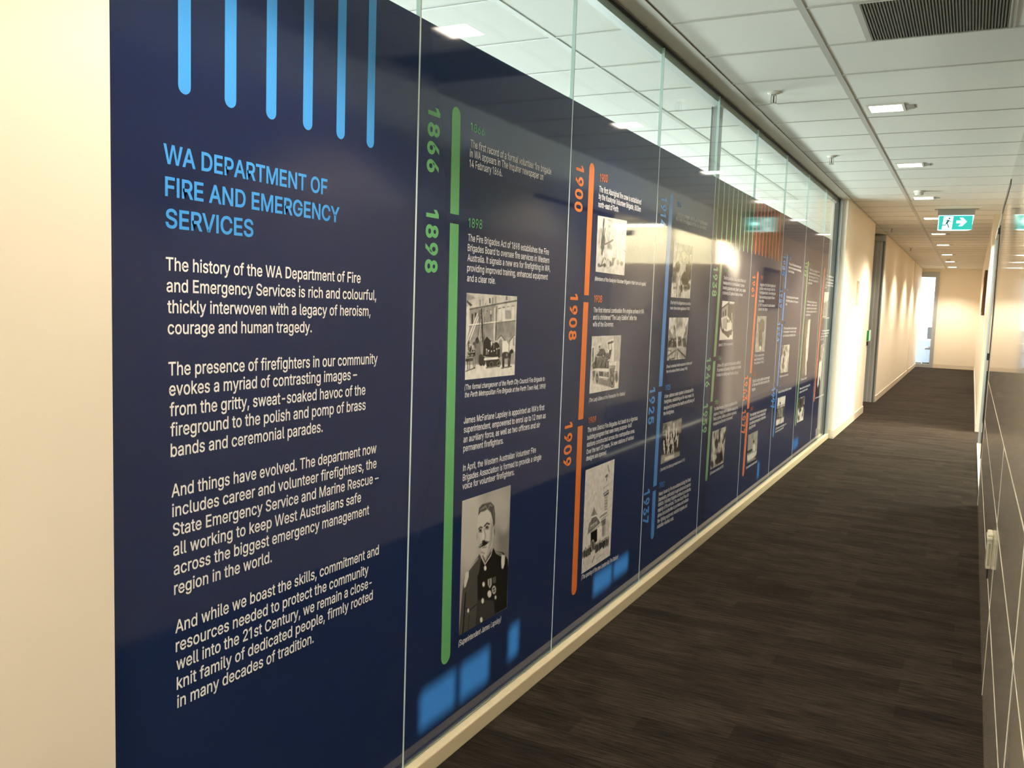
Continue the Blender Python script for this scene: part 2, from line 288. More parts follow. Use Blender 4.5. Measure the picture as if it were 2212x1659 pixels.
# ------------------------------------------------------------------ lettering and printed pictures
GLY = {}
def load_glyphs(src):
    for rec in src.split('|'):
        ch, adv, *spl = rec.split(';')
        outs = []
        for s in spl:
            v = [int(t) for t in s.split(',')]; outs.append(np.array(v, float).reshape(-1, 2)/1000)
        GLY[chr(int(ch))] = (int(adv)/1000, outs)
load_glyphs('65;480;16,0,201,509,276,509,463,0,395,0,238,440,85,0;110,142,110,199,370,199,370,142|66;456;60,0,60,509,241,509,289,504,329,491,359,469,381,442,394,410,398,374,395,344,387,320,373,301,356,286,336,275,315,267,315,262,339,257,363,245,385,227,402,203,414,173,418,136,413,100,400,67,377,39,344,18,301,4,247,0;125,57,245,57,281,60,309,67,330,80,349,105,355,137,352,161,342,184,327,203,306,218,279,228,248,231,125,231;125,285,238,285,265,288,288,296,308,309,323,326,333,348,336,372,330,403,313,429,283,446,240,452,125,452|67;510;267,-7,225,-3,186,7,150,25,119,49,92,79,70,115,53,157,44,203,40,254,44,305,53,352,70,393,92,429,119,459,150,484,186,501,225,512,267,516,305,513,340,504,373,490,402,471,427,447,448,418,463,385,473,348,408,348,401,373,389,395,375,413,357,428,337,440,315,449,292,454,267,456,223,450,184,432,150,403,125,364,109,314,103,254,109,194,125,145,151,105,184,76,223,59,267,53,292,55,315,60,337,69,357,81,375,96,389,114,401,136,408,160,473,160,463,124,448,91,428,62,402,38,373,19,341,5,305,-4|68;502;219,0,96,0,96,57,215,57,272,63,318,81,354,110,379,149,394,198,399,255,394,312,379,361,354,399,320,428,275,446,221,452,93,452,93,509,225,509,273,505,315,495,353,478,385,455,412,426,433,391,449,351,458,306,462,255,458,205,449,159,433,119,411,83,384,54,351,31,312,14,268,3;125,509,125,0,60,0,60,509|69;419;60,0,60,509,372,509,372,452,125,452,125,286,355,286,355,229,125,229,125,57,375,57,375,0|70;410;60,0,60,509,369,509,369,452,125,452,125,278,346,278,346,221,125,221,125,0|71;520;269,-7,225,-3,185,7,149,25,118,49,91,79,69,116,53,157,43,203,40,254,43,305,53,352,69,393,91,429,117,459,149,484,184,501,223,512,265,516,304,513,340,504,374,489,403,469,429,445,449,416,465,384,474,349,408,349,399,372,387,393,373,411,356,427,337,439,315,448,291,454,265,456,222,450,183,432,150,404,125,364,109,314,103,254,109,194,125,145,151,105,184,76,224,59,269,53,309,57,345,71,374,93,396,123,410,160,415,202,434,199,283,199,283,256,478,256,478,200,475,160,466,124,451,91,419,50,377,19,326,0|72;517;60,0,60,509,125,509,125,289,392,289,392,509,457,509,457,0,392,0,392,232,125,232,125,0|73;185;60,0,60,509,125,509,125,0|74;396;185,-7,143,-2,106,11,75,33,52,63,38,100,33,145,33,173,98,173,98,145,104,104,122,74,149,56,185,50,220,56,248,74,266,104,272,145,272,509,336,509,336,145,332,100,318,63,294,33,263,11,227,-2|75;467;104,145,104,216,139,261,174,303,212,344,364,509,448,509,231,276,228,276;60,0,60,509,125,509,125,334,124,225,125,193,125,0;372,0,188,259,228,309,449,0|76;393;60,0,60,509,125,509,125,57,361,57,361,0|77;628;60,0,60,509,152,509,314,95,476,509,568,509,568,0,504,0,504,400,342,0,286,0,122,405,122,0|78;523;60,0,60,509,136,509,399,105,399,509,463,509,463,0,387,0,125,405,125,0|79;533;267,-7,225,-3,186,7,150,25,119,49,92,79,70,115,53,157,44,203,40,254,44,305,53,352,70,393,92,429,119,459,150,484,186,501,225,512,267,516,309,512,348,501,384,484,415,459,442,429,464,393,480,352,490,305,493,254,490,203,480,157,464,115,442,79,415,49,384,25,348,7,309,-3;267,53,310,59,349,76,383,105,408,144,425,194,430,254,425,314,408,365,383,404,349,433,310,450,267,456,223,450,184,433,151,404,125,364,109,314,103,254,109,194,125,144,151,105,184,76,223,59|80;445;60,0,60,509,235,509,289,503,332,487,366,462,390,430,404,391,409,348,404,304,390,265,366,233,332,207,289,191,235,186,109,186,109,242,233,242,269,246,297,256,318,272,333,294,342,319,344,348,342,376,333,402,318,423,297,439,268,449,232,452,125,452,125,0|81;533;245,159,313,159,369,85,384,65,468,-48,401,-48,346,27,331,46;267,-7,225,-3,186,7,150,25,119,49,92,79,70,115,53,157,44,203,40,254,44,305,53,352,70,393,92,429,119,459,150,484,186,501,225,512,267,516,309,512,348,501,384,484,415,459,442,429,464,393,480,352,490,305,493,254,490,203,480,157,464,115,442,79,415,49,384,25,348,7,309,-3;267,53,310,59,349,76,383,105,408,144,425,194,430,254,425,314,408,365,383,404,349,433,310,450,267,456,223,450,184,433,151,404,125,364,109,314,103,254,109,194,125,144,151,105,184,76,223,59|82;449;60,0,60,509,236,509,290,504,333,489,367,465,390,433,405,395,409,352,405,309,390,271,367,240,333,217,289,203,236,198,96,198,96,255,234,255,269,258,298,267,319,281,334,300,342,324,345,352,342,380,334,405,319,425,298,440,269,449,233,452,125,452,125,0;353,0,230,229,303,229,428,0|83;447;224,-9,172,-4,128,9,91,31,64,60,46,96,38,137,104,137,110,110,123,88,142,71,166,59,194,52,224,49,257,52,286,60,311,74,329,92,341,114,346,139,342,161,332,179,316,193,296,205,245,222,184,239,128,260,86,289,67,313,56,341,52,372,58,413,75,448,102,476,138,498,180,511,227,516,275,511,316,498,351,476,377,449,394,415,401,378,337,378,332,402,320,421,302,437,267,453,225,459,194,456,167,448,145,435,129,418,118,398,115,376,119,352,131,334,148,319,169,308,212,293,264,279,312,264,336,252,359,238,379,220,395,198,405,171,408,139,403,99,386,64,360,34,323,11,278,-4|84;449;32,452,32,509,417,509,417,452,257,452,257,0,193,0,193,452|85;517;259,-8,203,-2,154,15,114,43,85,80,66,124,60,173,60,509,124,509,124,178,128,144,141,113,160,87,187,68,220,56,259,52,298,56,331,68,357,87,377,113,389,144,393,178,393,509,457,509,457,173,451,124,433,80,403,43,363,15,315,-2|86;480;204,0,16,509,84,509,192,206,215,137,248,31,235,31,267,138,290,206,395,509,463,509,278,0|87;686;155,0,16,509,82,509,193,75,306,509,380,509,493,75,603,509,670,509,530,0,455,0,343,430,230,0|88;474;18,0,217,284,217,236,29,509,104,509,178,400,204,361,223,329,243,292,232,292,252,329,272,361,298,400,374,509,446,509,259,239,259,287,456,0,382,0,292,129,268,165,250,195,230,231,244,231,225,196,206,166,182,129,91,0|89;472;203,0,203,208,16,509,91,509,192,344,222,292,250,230,224,230,251,293,280,344,381,509,455,509,268,208,268,0|90;438;42,0,42,46,273,385,306,431,341,476,348,454,285,452,223,452,40,452,40,509,397,509,397,462,169,129,134,81,97,33,90,54,152,57,214,57,399,57,399,0|97;389;160,-9,126,-5,94,5,68,22,48,45,35,73,30,108,34,138,43,161,58,179,78,193,100,203,125,211,178,220,234,227,252,230,265,235,273,243,276,255,276,257,273,279,267,297,256,311,240,322,220,329,196,331,171,329,149,322,132,313,118,301,107,288,100,274,41,291,57,322,79,346,104,364,133,375,163,382,194,384,239,379,263,372,286,360,306,343,322,320,333,290,337,251,337,0,277,0,277,52,272,52,252,25,236,12,215,1,190,-6;170,45,202,49,228,59,248,74,263,93,272,115,276,138,276,190,259,182,231,176,200,171,175,168,134,159,117,150,103,139,95,124,92,105,94,87,102,72,114,61,130,52,149,47|98;424;229,-8,198,-5,172,4,153,17,138,31,118,59,112,59,112,0,53,0,53,509,114,509,114,319,118,319,137,346,152,360,171,373,197,381,229,384,274,378,313,361,345,332,370,293,385,245,390,189,385,133,370,84,346,45,313,16,274,-2;220,47,253,51,279,66,301,88,316,117,325,151,328,189,325,227,316,261,301,290,280,311,253,325,220,330,188,325,161,312,140,291,125,263,116,229,113,189,116,150,125,115,140,86,162,65,188,51|99;396;207,-8,159,-2,117,16,82,46,56,85,40,133,34,187,40,243,56,291,82,330,117,360,159,378,207,384,234,383,260,377,284,368,305,356,324,341,340,322,353,301,362,277,303,262,290,289,270,311,242,325,207,330,173,325,145,310,124,287,108,258,99,224,96,187,99,151,108,117,124,89,145,66,173,51,207,46,243,52,271,66,292,89,304,117,363,102,354,78,341,56,325,37,306,21,285,9,261,-1,235,-6|100;424;195,-8,151,-2,111,16,79,45,55,84,39,133,34,189,39,245,55,293,79,332,112,361,151,378,196,384,228,381,253,373,272,360,287,346,306,319,311,319,311,509,372,509,372,0,313,0,313,59,307,59,287,31,272,17,252,4,227,-5;205,47,236,51,263,65,284,86,299,115,309,150,312,189,309,229,300,263,284,291,263,312,237,325,205,330,172,325,145,311,124,290,108,261,99,227,96,189,99,151,109,117,124,88,145,66,172,51|101;404;212,-8,161,-2,117,16,82,46,56,85,40,132,34,187,39,242,55,290,81,329,115,359,157,378,205,384,236,382,266,374,294,361,319,341,341,315,357,282,368,242,371,194,371,169,75,169,75,221,338,221,310,202,307,237,298,269,283,294,263,314,237,326,205,330,173,326,146,313,125,294,109,270,99,241,96,211,96,178,100,139,110,106,128,80,151,61,179,50,212,46,234,48,254,53,271,61,285,73,297,88,306,105,365,91,353,63,335,39,311,19,283,4,249,-5|102;254;228,379,228,327,6,327,6,379;81,0,81,432,84,461,96,486,113,505,135,519,161,527,187,530,222,527,243,521,227,468,215,472,195,474,171,470,154,460,145,443,142,419,142,0|103;425;207,-151,168,-148,134,-140,105,-127,82,-110,64,-91,51,-69,101,-41,122,-66,136,-78,154,-88,178,-95,207,-97,249,-92,282,-75,298,-58,308,-34,311,-6,311,68,306,68,287,41,272,28,252,16,227,8,195,5,152,10,113,27,80,53,55,90,39,136,34,191,39,246,55,293,80,332,112,361,152,378,196,384,228,382,253,373,273,360,288,346,308,319,313,319,313,379,372,379,372,-9,367,-54,350,-90,324,-117,291,-136,251,-147;205,59,237,63,264,75,285,95,300,121,309,154,312,193,309,231,300,264,285,291,264,312,237,325,205,330,172,325,145,312,124,290,109,262,99,229,96,193,99,155,109,123,124,96,145,76,172,63|104;410;114,227,114,0,53,0,53,509,114,509,114,287,102,287,124,332,152,362,187,379,227,384,264,380,295,369,321,349,341,321,353,285,357,240,357,0,296,0,296,235,290,275,273,304,246,323,210,329,184,326,161,317,141,303,126,283,117,257|105;167;53,0,53,379,114,379,114,0;84,443,67,446,54,455,44,468,41,483,44,499,54,512,67,521,84,524,100,521,114,512,123,499,126,483,123,468,114,455,100,446|106;167;53,379,114,379,114,-30,111,-63,102,-90,86,-113,65,-129,37,-139,4,-143,-10,-143,-10,-87,2,-87,25,-83,40,-72,50,-54,53,-29;83,443,67,446,53,455,44,468,41,483,44,499,53,512,67,521,83,524,100,521,114,512,123,499,126,483,123,468,114,455,100,446|107;381;110,137,110,212,121,212,284,379,360,379,184,199,177,199;53,0,53,509,114,509,114,0;294,0,148,186,191,229,372,0|108;189;139,-2,101,3,74,20,58,47,53,84,53,509,114,509,114,99,115,77,120,62,130,54,146,52,160,53,170,54,181,3,162,-1|109;610;53,0,53,379,112,379,112,295,108,295,118,323,132,346,151,363,172,376,195,384,219,386,257,380,287,361,309,331,321,295,312,295,322,321,337,343,357,361,381,375,407,383,437,386,468,383,497,372,522,354,541,328,553,296,557,255,557,0,496,0,496,254,493,279,485,298,473,313,447,326,419,330,395,328,374,320,358,307,345,290,338,270,335,247,335,0,274,0,274,260,269,288,253,311,229,326,199,330,178,328,158,320,140,307,126,289,117,266,114,238,114,0|110;410;114,227,114,0,53,0,53,379,112,379,112,287,102,287,124,332,152,362,187,379,227,384,264,380,295,369,321,349,341,321,353,285,357,240,357,0,296,0,296,235,290,275,273,304,246,323,210,329,184,326,161,317,141,303,126,283,117,257|111;415;207,-8,159,-2,117,16,82,46,56,85,40,133,34,187,40,243,56,291,82,330,117,360,159,378,207,384,256,378,299,360,333,330,359,291,376,243,381,187,376,133,359,85,333,46,299,16,256,-2;207,46,242,51,270,66,292,89,307,117,316,151,319,187,316,224,307,258,292,287,270,310,242,325,207,330,173,325,145,310,124,287,108,258,99,224,96,187,99,151,108,117,124,89,145,66,173,51|112;424;53,-143,53,379,112,379,112,319,118,319,137,346,152,360,171,373,197,381,229,384,274,378,313,361,345,332,370,293,385,245,390,189,385,133,370,84,346,45,313,16,274,-2,229,-8,198,-5,173,4,153,17,138,31,118,59,114,59,114,-143;220,47,253,51,279,66,301,88,316,117,325,151,328,189,325,227,316,261,301,290,280,311,253,325,220,330,188,325,161,312,140,291,125,263,116,229,113,189,116,150,125,115,140,86,162,65,188,51|113;424;372,-143,311,-143,311,59,306,59,287,31,272,17,252,4,227,-5,195,-8,151,-2,111,16,79,45,55,84,39,133,34,189,39,245,55,293,79,332,112,361,151,378,196,384,228,381,253,373,272,360,287,346,307,319,313,319,313,379,372,379;205,47,236,51,263,65,284,86,299,115,309,150,312,189,309,229,300,263,284,291,263,312,237,325,205,330,172,325,145,311,124,290,108,261,99,227,96,189,99,151,109,117,124,88,145,66,172,51|114;259;53,0,53,379,112,379,112,321,115,321,130,347,152,367,181,380,213,385,229,384,243,384,243,322,230,324,207,326,182,323,159,315,140,301,126,284,117,262,114,237,114,0|115;365;182,-8,145,-5,112,3,84,18,62,38,45,63,36,94,94,107,105,79,124,60,150,49,181,45,217,50,244,62,262,81,268,103,265,121,254,136,237,147,212,155,149,170,104,186,72,208,53,237,47,274,51,305,65,332,87,354,115,370,149,381,187,384,223,381,254,372,279,358,299,339,314,316,324,290,268,277,258,298,243,316,219,328,187,333,156,329,131,317,114,299,109,277,112,258,124,243,144,232,172,223,229,209,275,194,306,171,325,142,331,107,326,75,312,47,290,24,260,6,223,-5|116;227;204,379,204,327,6,327,6,379;65,471,126,471,126,98,128,76,136,61,150,53,170,50,185,51,202,54,213,2,192,-3,168,-4,138,-1,113,7,92,21,77,41,68,64,65,93|117;410;182,-5,146,-1,115,11,89,31,69,59,57,95,53,139,53,379,114,379,114,144,119,105,137,75,164,56,200,50,226,53,249,62,268,77,283,97,293,122,296,153,296,379,357,379,357,0,298,0,298,92,307,92,286,47,257,17,222,0|118;389;163,0,17,379,84,379,165,155,187,87,206,21,184,21,203,87,224,155,305,379,371,379,226,0|119;567;138,0,23,379,87,379,133,214,154,137,175,41,165,41,186,135,206,214,252,379,316,379,362,214,382,136,402,41,391,41,413,135,434,214,480,379,545,379,429,0,368,0,319,172,305,225,291,280,277,338,291,338,277,280,263,225,248,172,199,0|120;379;21,0,171,218,171,171,29,379,100,379,147,306,179,253,207,206,175,206,202,253,233,306,282,379,352,379,209,169,209,214,358,0,287,0,231,85,200,136,173,182,205,182,178,136,148,85,91,0|121;389;47,-139,61,-86,71,-87,88,-90,104,-89,118,-84,130,-74,141,-58,151,-36,163,-1,17,379,84,379,165,155,187,87,206,21,184,21,202,87,224,155,305,379,371,379,204,-58,191,-85,177,-107,159,-124,139,-136,117,-143,91,-145,65,-143|122;380;42,0,42,46,254,320,254,323,48,323,48,379,333,379,333,331,126,60,126,56,339,56,339,0|48;453;227,-7,191,-3,158,7,130,24,105,48,85,77,69,113,53,178,48,254,53,330,69,395,85,431,106,461,130,484,159,502,191,512,227,516,262,512,295,502,323,484,348,461,368,431,384,395,400,330,405,254,400,178,384,113,368,77,348,48,323,24,295,7,263,-3;227,50,261,56,290,74,313,103,330,144,340,194,344,254,340,314,330,365,313,405,290,435,261,453,227,460,192,453,163,435,140,405,123,365,113,314,109,254,113,194,123,144,140,103,163,74,192,56|49;360;216,509,216,0,152,0,152,448,149,448,26,358,26,427,138,509|50;453;64,0,64,47,234,229,282,282,299,305,311,327,318,348,320,371,317,397,308,419,293,436,273,449,250,457,224,460,196,457,172,447,153,433,139,413,130,390,127,362,66,362,71,405,86,442,111,473,143,496,182,511,225,516,268,511,306,497,337,474,361,445,376,411,381,372,378,345,371,318,357,290,336,259,267,180,153,60,153,57,389,57,389,0|51;453;218,-7,173,-3,133,10,98,30,70,57,52,91,44,132,109,132,115,107,126,87,144,71,165,59,191,52,219,50,248,53,275,61,297,74,315,93,325,116,329,145,326,172,316,196,299,217,275,234,242,244,201,248,157,248,157,299,288,448,288,452,70,452,70,509,372,509,372,461,211,278,211,289,264,288,308,276,344,253,371,222,387,186,393,145,387,103,370,66,344,36,309,12,266,-2|52;453;40,105,40,158,247,509,311,509,109,166,109,163,413,163,413,105;282,0,282,121,282,146,282,318,343,318,343,0|53;453;221,-7,178,-2,140,11,108,32,83,60,66,93,60,130,122,130,127,108,138,89,154,73,173,60,196,52,221,50,250,53,276,64,298,82,314,104,324,131,328,162,324,193,314,221,297,244,275,262,248,273,218,277,192,275,167,268,145,258,128,246,67,253,96,509,366,509,366,452,151,452,134,301,136,301,155,315,178,325,203,331,229,334,263,330,294,321,321,306,345,285,364,260,379,231,388,199,391,163,385,117,369,76,343,41,309,15,268,-1|54;453;226,-7,182,-1,142,15,109,40,84,74,69,115,64,162,68,199,80,239,102,285,137,340,252,509,322,509,151,261,145,261,154,275,165,288,179,299,196,307,214,312,235,314,278,309,316,295,346,271,370,240,384,201,389,157,384,112,368,73,343,39,310,14,271,-2;226,48,254,52,279,63,299,79,314,101,324,128,327,157,324,187,314,213,299,235,279,251,254,262,226,265,198,262,174,252,153,235,138,214,128,188,125,158,128,128,138,102,153,79,174,63,198,52|55;453;97,0,323,448,323,452,62,452,62,509,391,509,391,449,165,0|56;453;226,-7,178,-2,136,11,101,33,74,62,57,96,52,135,55,166,65,195,81,220,101,241,125,256,153,265,153,267,119,282,93,308,76,342,70,380,75,417,90,450,114,477,146,498,184,511,226,516,269,511,306,498,337,477,361,450,377,417,382,380,376,342,359,308,333,282,300,267,300,265,327,256,351,241,372,220,387,195,397,166,401,135,395,96,378,62,352,33,317,11,275,-2;226,49,258,52,285,60,307,74,323,91,333,113,337,139,333,165,322,189,305,208,283,223,256,232,226,235,196,232,169,223,147,208,130,189,119,165,115,139,119,113,129,91,145,74,167,60,195,52;226,290,252,292,274,300,293,313,307,330,316,351,319,376,316,399,308,420,294,437,275,449,252,457,226,460,200,457,177,449,159,437,145,420,136,399,133,376,136,351,145,330,159,313,178,300,201,292|57;453;226,516,271,510,310,494,343,468,368,434,384,393,389,347,385,309,373,270,350,224,315,168,200,0,130,0,301,248,307,248,299,234,287,221,273,210,257,202,238,196,218,195,175,199,137,214,106,237,83,269,68,307,64,352,69,397,85,436,110,469,143,494,182,510;226,460,199,457,174,446,154,429,138,407,129,381,125,352,129,322,138,295,154,274,174,257,199,247,226,243,254,247,279,257,299,273,314,295,324,321,327,350,324,381,314,407,299,429,279,446,254,457|46;188;95,-4,78,-1,63,9,53,24,50,41,53,59,63,73,78,83,95,87,113,83,128,73,138,59,141,41,138,24,128,9,113,-1|44;188;38,-119,68,71,137,71,84,-119|45;453;337,244,337,188,114,188,114,244|8211;350;350,244,350,188,0,188,0,244|40;273;89,207,92,264,101,324,114,384,132,441,153,494,177,539,236,539,212,485,191,428,174,370,161,313,154,258,151,207,154,161,160,115,172,67,188,16,209,-38,236,-96,177,-96,139,-21,111,55,95,131|41;273;37,-96,64,-37,86,18,102,69,113,116,120,162,122,207,119,258,112,313,99,370,82,428,62,485,37,539,97,539,121,494,142,441,159,384,173,323,181,264,184,207,178,130,161,53,134,-22,97,-96|39;206;78,318,70,509,136,509,128,318|8217;177;52,318,82,509,151,509,98,318|8216;177;52,318,104,509,151,509,121,318|8220;300;52,318,104,509,151,509,121,318;175,318,228,509,274,509,244,318|8221;300;52,318,82,509,151,509,98,318;175,318,205,509,274,509,222,318|37;676;175,283,146,286,121,297,101,314,86,335,78,360,75,388,75,412,78,440,87,464,101,486,121,503,146,513,175,517,206,513,230,503,250,486,264,464,273,440,276,412,276,388,273,360,264,335,250,314,230,297,205,286;175,327,198,332,212,346,221,365,223,388,223,412,221,435,213,454,198,468,175,473,153,468,138,454,130,435,127,412,127,388,130,365,138,346,153,332;501,-10,471,-6,446,5,426,21,412,43,403,68,400,95,400,120,403,147,412,172,427,194,447,210,471,221,501,225,531,221,556,210,576,194,590,172,598,147,601,120,601,95,598,68,589,43,575,21,555,5,531,-6;501,35,523,39,538,53,546,73,549,95,549,120,546,142,538,162,524,176,501,180,479,176,464,162,456,142,453,120,453,95,455,73,464,53,479,39;132,0,482,509,540,509,191,0|38;448;197,-7,150,-2,110,12,78,34,54,62,39,96,34,133,37,163,47,189,63,213,85,235,140,279,216,335,237,352,255,375,260,389,262,405,258,427,245,445,226,457,201,461,184,459,168,453,155,444,145,431,139,416,137,399,139,380,145,363,169,327,204,284,438,0,364,0,171,231,121,293,102,319,87,344,78,370,75,398,79,430,91,458,109,481,134,499,165,510,200,513,235,510,266,499,290,482,308,459,320,433,324,404,322,382,315,362,305,342,291,325,256,293,154,217,128,195,110,174,100,154,97,131,100,108,109,87,124,70,143,57,166,49,193,46,223,50,251,59,278,75,301,95,321,121,336,151,346,186,349,224,408,224,405,180,397,144,385,115,371,92,345,62,333,47,305,23,271,7,234,-3')
def embolden(p, d):
    a = np.roll(p, 1, 0); b = np.roll(p, -1, 0)
    e1 = p-a; e2 = b-p
    n1 = np.stack([-e1[:,1], e1[:,0]], 1); n2 = np.stack([-e2[:,1], e2[:,0]], 1)
    n1 /= np.linalg.norm(n1, axis=1, keepdims=True)+1e-9; n2 /= np.linalg.norm(n2, axis=1, keepdims=True)+1e-9
    m = n1+n2; L = (m*m).sum(1, keepdims=True); L = np.maximum(L, .6)
    return p + d*2*m/L
CACHE = {}
def sarea(p): return .5*((p[:,0]*np.roll(p[:,1],-1)-np.roll(p[:,0],-1)*p[:,1]).sum())
def tidy(p):
    k = [0]
    for i in range(1, len(p)):
        if np.hypot(*(p[i]-p[k[-1]])) > .013: k.append(i)
    if len(k) > 3 and np.hypot(*(p[k[-1]]-p[0])) < .013: k.pop()
    return p[k]
def inside(c, p):
    r = False
    for a, b in zip(p, np.roll(p, -1, 0)):
        if (a[1] > c[1]) != (b[1] > c[1]) and c[0] < a[0]+(c[1]-a[1])*(b[0]-a[0])/(b[1]-a[1]): r = not r
    return r
def glyph_mesh(ch, d):
    if (ch, d) in CACHE: return CACHE[ch, d]
    adv, spl = GLY[ch]
    spl = [tidy(p) for p in spl]
    outer = [p for p in spl if sarea(p)*SIGN < 0]; holes = [p for p in spl if sarea(p)*SIGN >= 0]
    V, f, n, lay = [], [], 0, []
    for li, po in enumerate(outer):
        cu = bpy.data.curves.new('glyph', 'CURVE'); cu.dimensions = '2D'; cu.fill_mode = 'BOTH'
        for p in [po]+[h for h in holes if inside(h.mean(0), po)]:
            q = embolden(p, SIGN*d) if d else p
            s = cu.splines.new('POLY'); s.points.add(len(q)-1); s.use_cyclic_u = True
            s.points.foreach_set('co', np.column_stack([q, np.zeros(len(q)), np.ones(len(q))]).ravel())
        o = bpy.data.objects.new('glyph', cu); COL.objects.link(o)
        me = bpy.data.meshes.new_from_object(o.evaluated_get(bpy.context.evaluated_depsgraph_get()))
        V += [x.co[:2] for x in me.vertices]; f += [tuple(i+n for i in p.vertices) for p in me.polygons]; n = len(V); lay += [li]*(n-len(lay))
        bpy.data.objects.remove(o); bpy.data.curves.remove(cu); bpy.data.meshes.remove(me)
    v = np.column_stack([np.array([tuple(x) for x in V]), np.array(lay)*.00014])
    CACHE[ch, d] = (adv, v, f); return CACHE[ch, d]
area = sum(.5*((p[:,0]*np.roll(p[:,1],-1)-np.roll(p[:,0],-1)*p[:,1]).sum()) for p in GLY['H'][1])
SIGN = 1 if area < 0 else -1
def text_layout(s, d, track=0.0):
    x = 0; V, F = [], []; n = 0
    for ch in s:
        if ch == ' ': x += SPACE+track; continue
        adv, v, f = glyph_mesh(ch, d)
        if len(v):
            V.append(v+np.array([x, 0, 0])); F += [tuple(i+n for i in q) for q in f]; n += len(v)
        x += adv+track
    V = np.concatenate(V); V[:,0] -= V[:,0].min()
    return V, F, V[:,0].max()
SPACE = 0.1878; CAP = .5087
def flat(name, V, F, material, parent):
    mb = MB(); mb.v = V; mb.f = F; mb.m = [0]*len(F); return mb.build(name, material, parent)
def on_glass(uv, x): return [(x+(float(q[2]) if len(q) > 2 else 0), float(q[0]), float(q[1])) for q in uv]

PANES, FILMS = [], []
pane_label = ['glass panel nearest the camera with the blue department heading and intro text', 'glass panel with the green timeline for 1866 and 1898', 'glass panel with the orange timeline from 1900 to 1909', 'glass panel with the blue timeline from 1914 to 1937', 'glass panel with green stripes above a 1938 to 1959 timeline', 'glass panel with red-orange stripes above a 1961 to 1977 timeline', 'glass panel with the blue timeline just past the red stripes', 'second glass panel from the far end, thin green timeline', 'last glass panel at the far jamb, thin orange timeline']
for i in range(9):
    a, b = JY[i], JY[i+1]
    root = tag(MB().box(-.012, 0, a+.0035, b-.0035, .032, GT).build('glass_panel', M_glass), pane_label[i], 'glass panel', 'tall glass panels of the printed partition')
    fb = b-.004
    film = MB()
    if i == 8:
        fb = 10.50
    fa = a+(.004 if i else .0005)
    film.quad((.0012, fa, FZ0), (.0012, fb, FZ0), (.0012, fb, FZ1), (.0012, fa, FZ1))
    FILMS.append(film.build('printed_film', M_film, root))
    if i < 8: MB().box(-.0125, .0016, b-.0034, b+.0034, .034, GT-.004).build('edge_joint', M_seal, root)
    PANES.append(root)

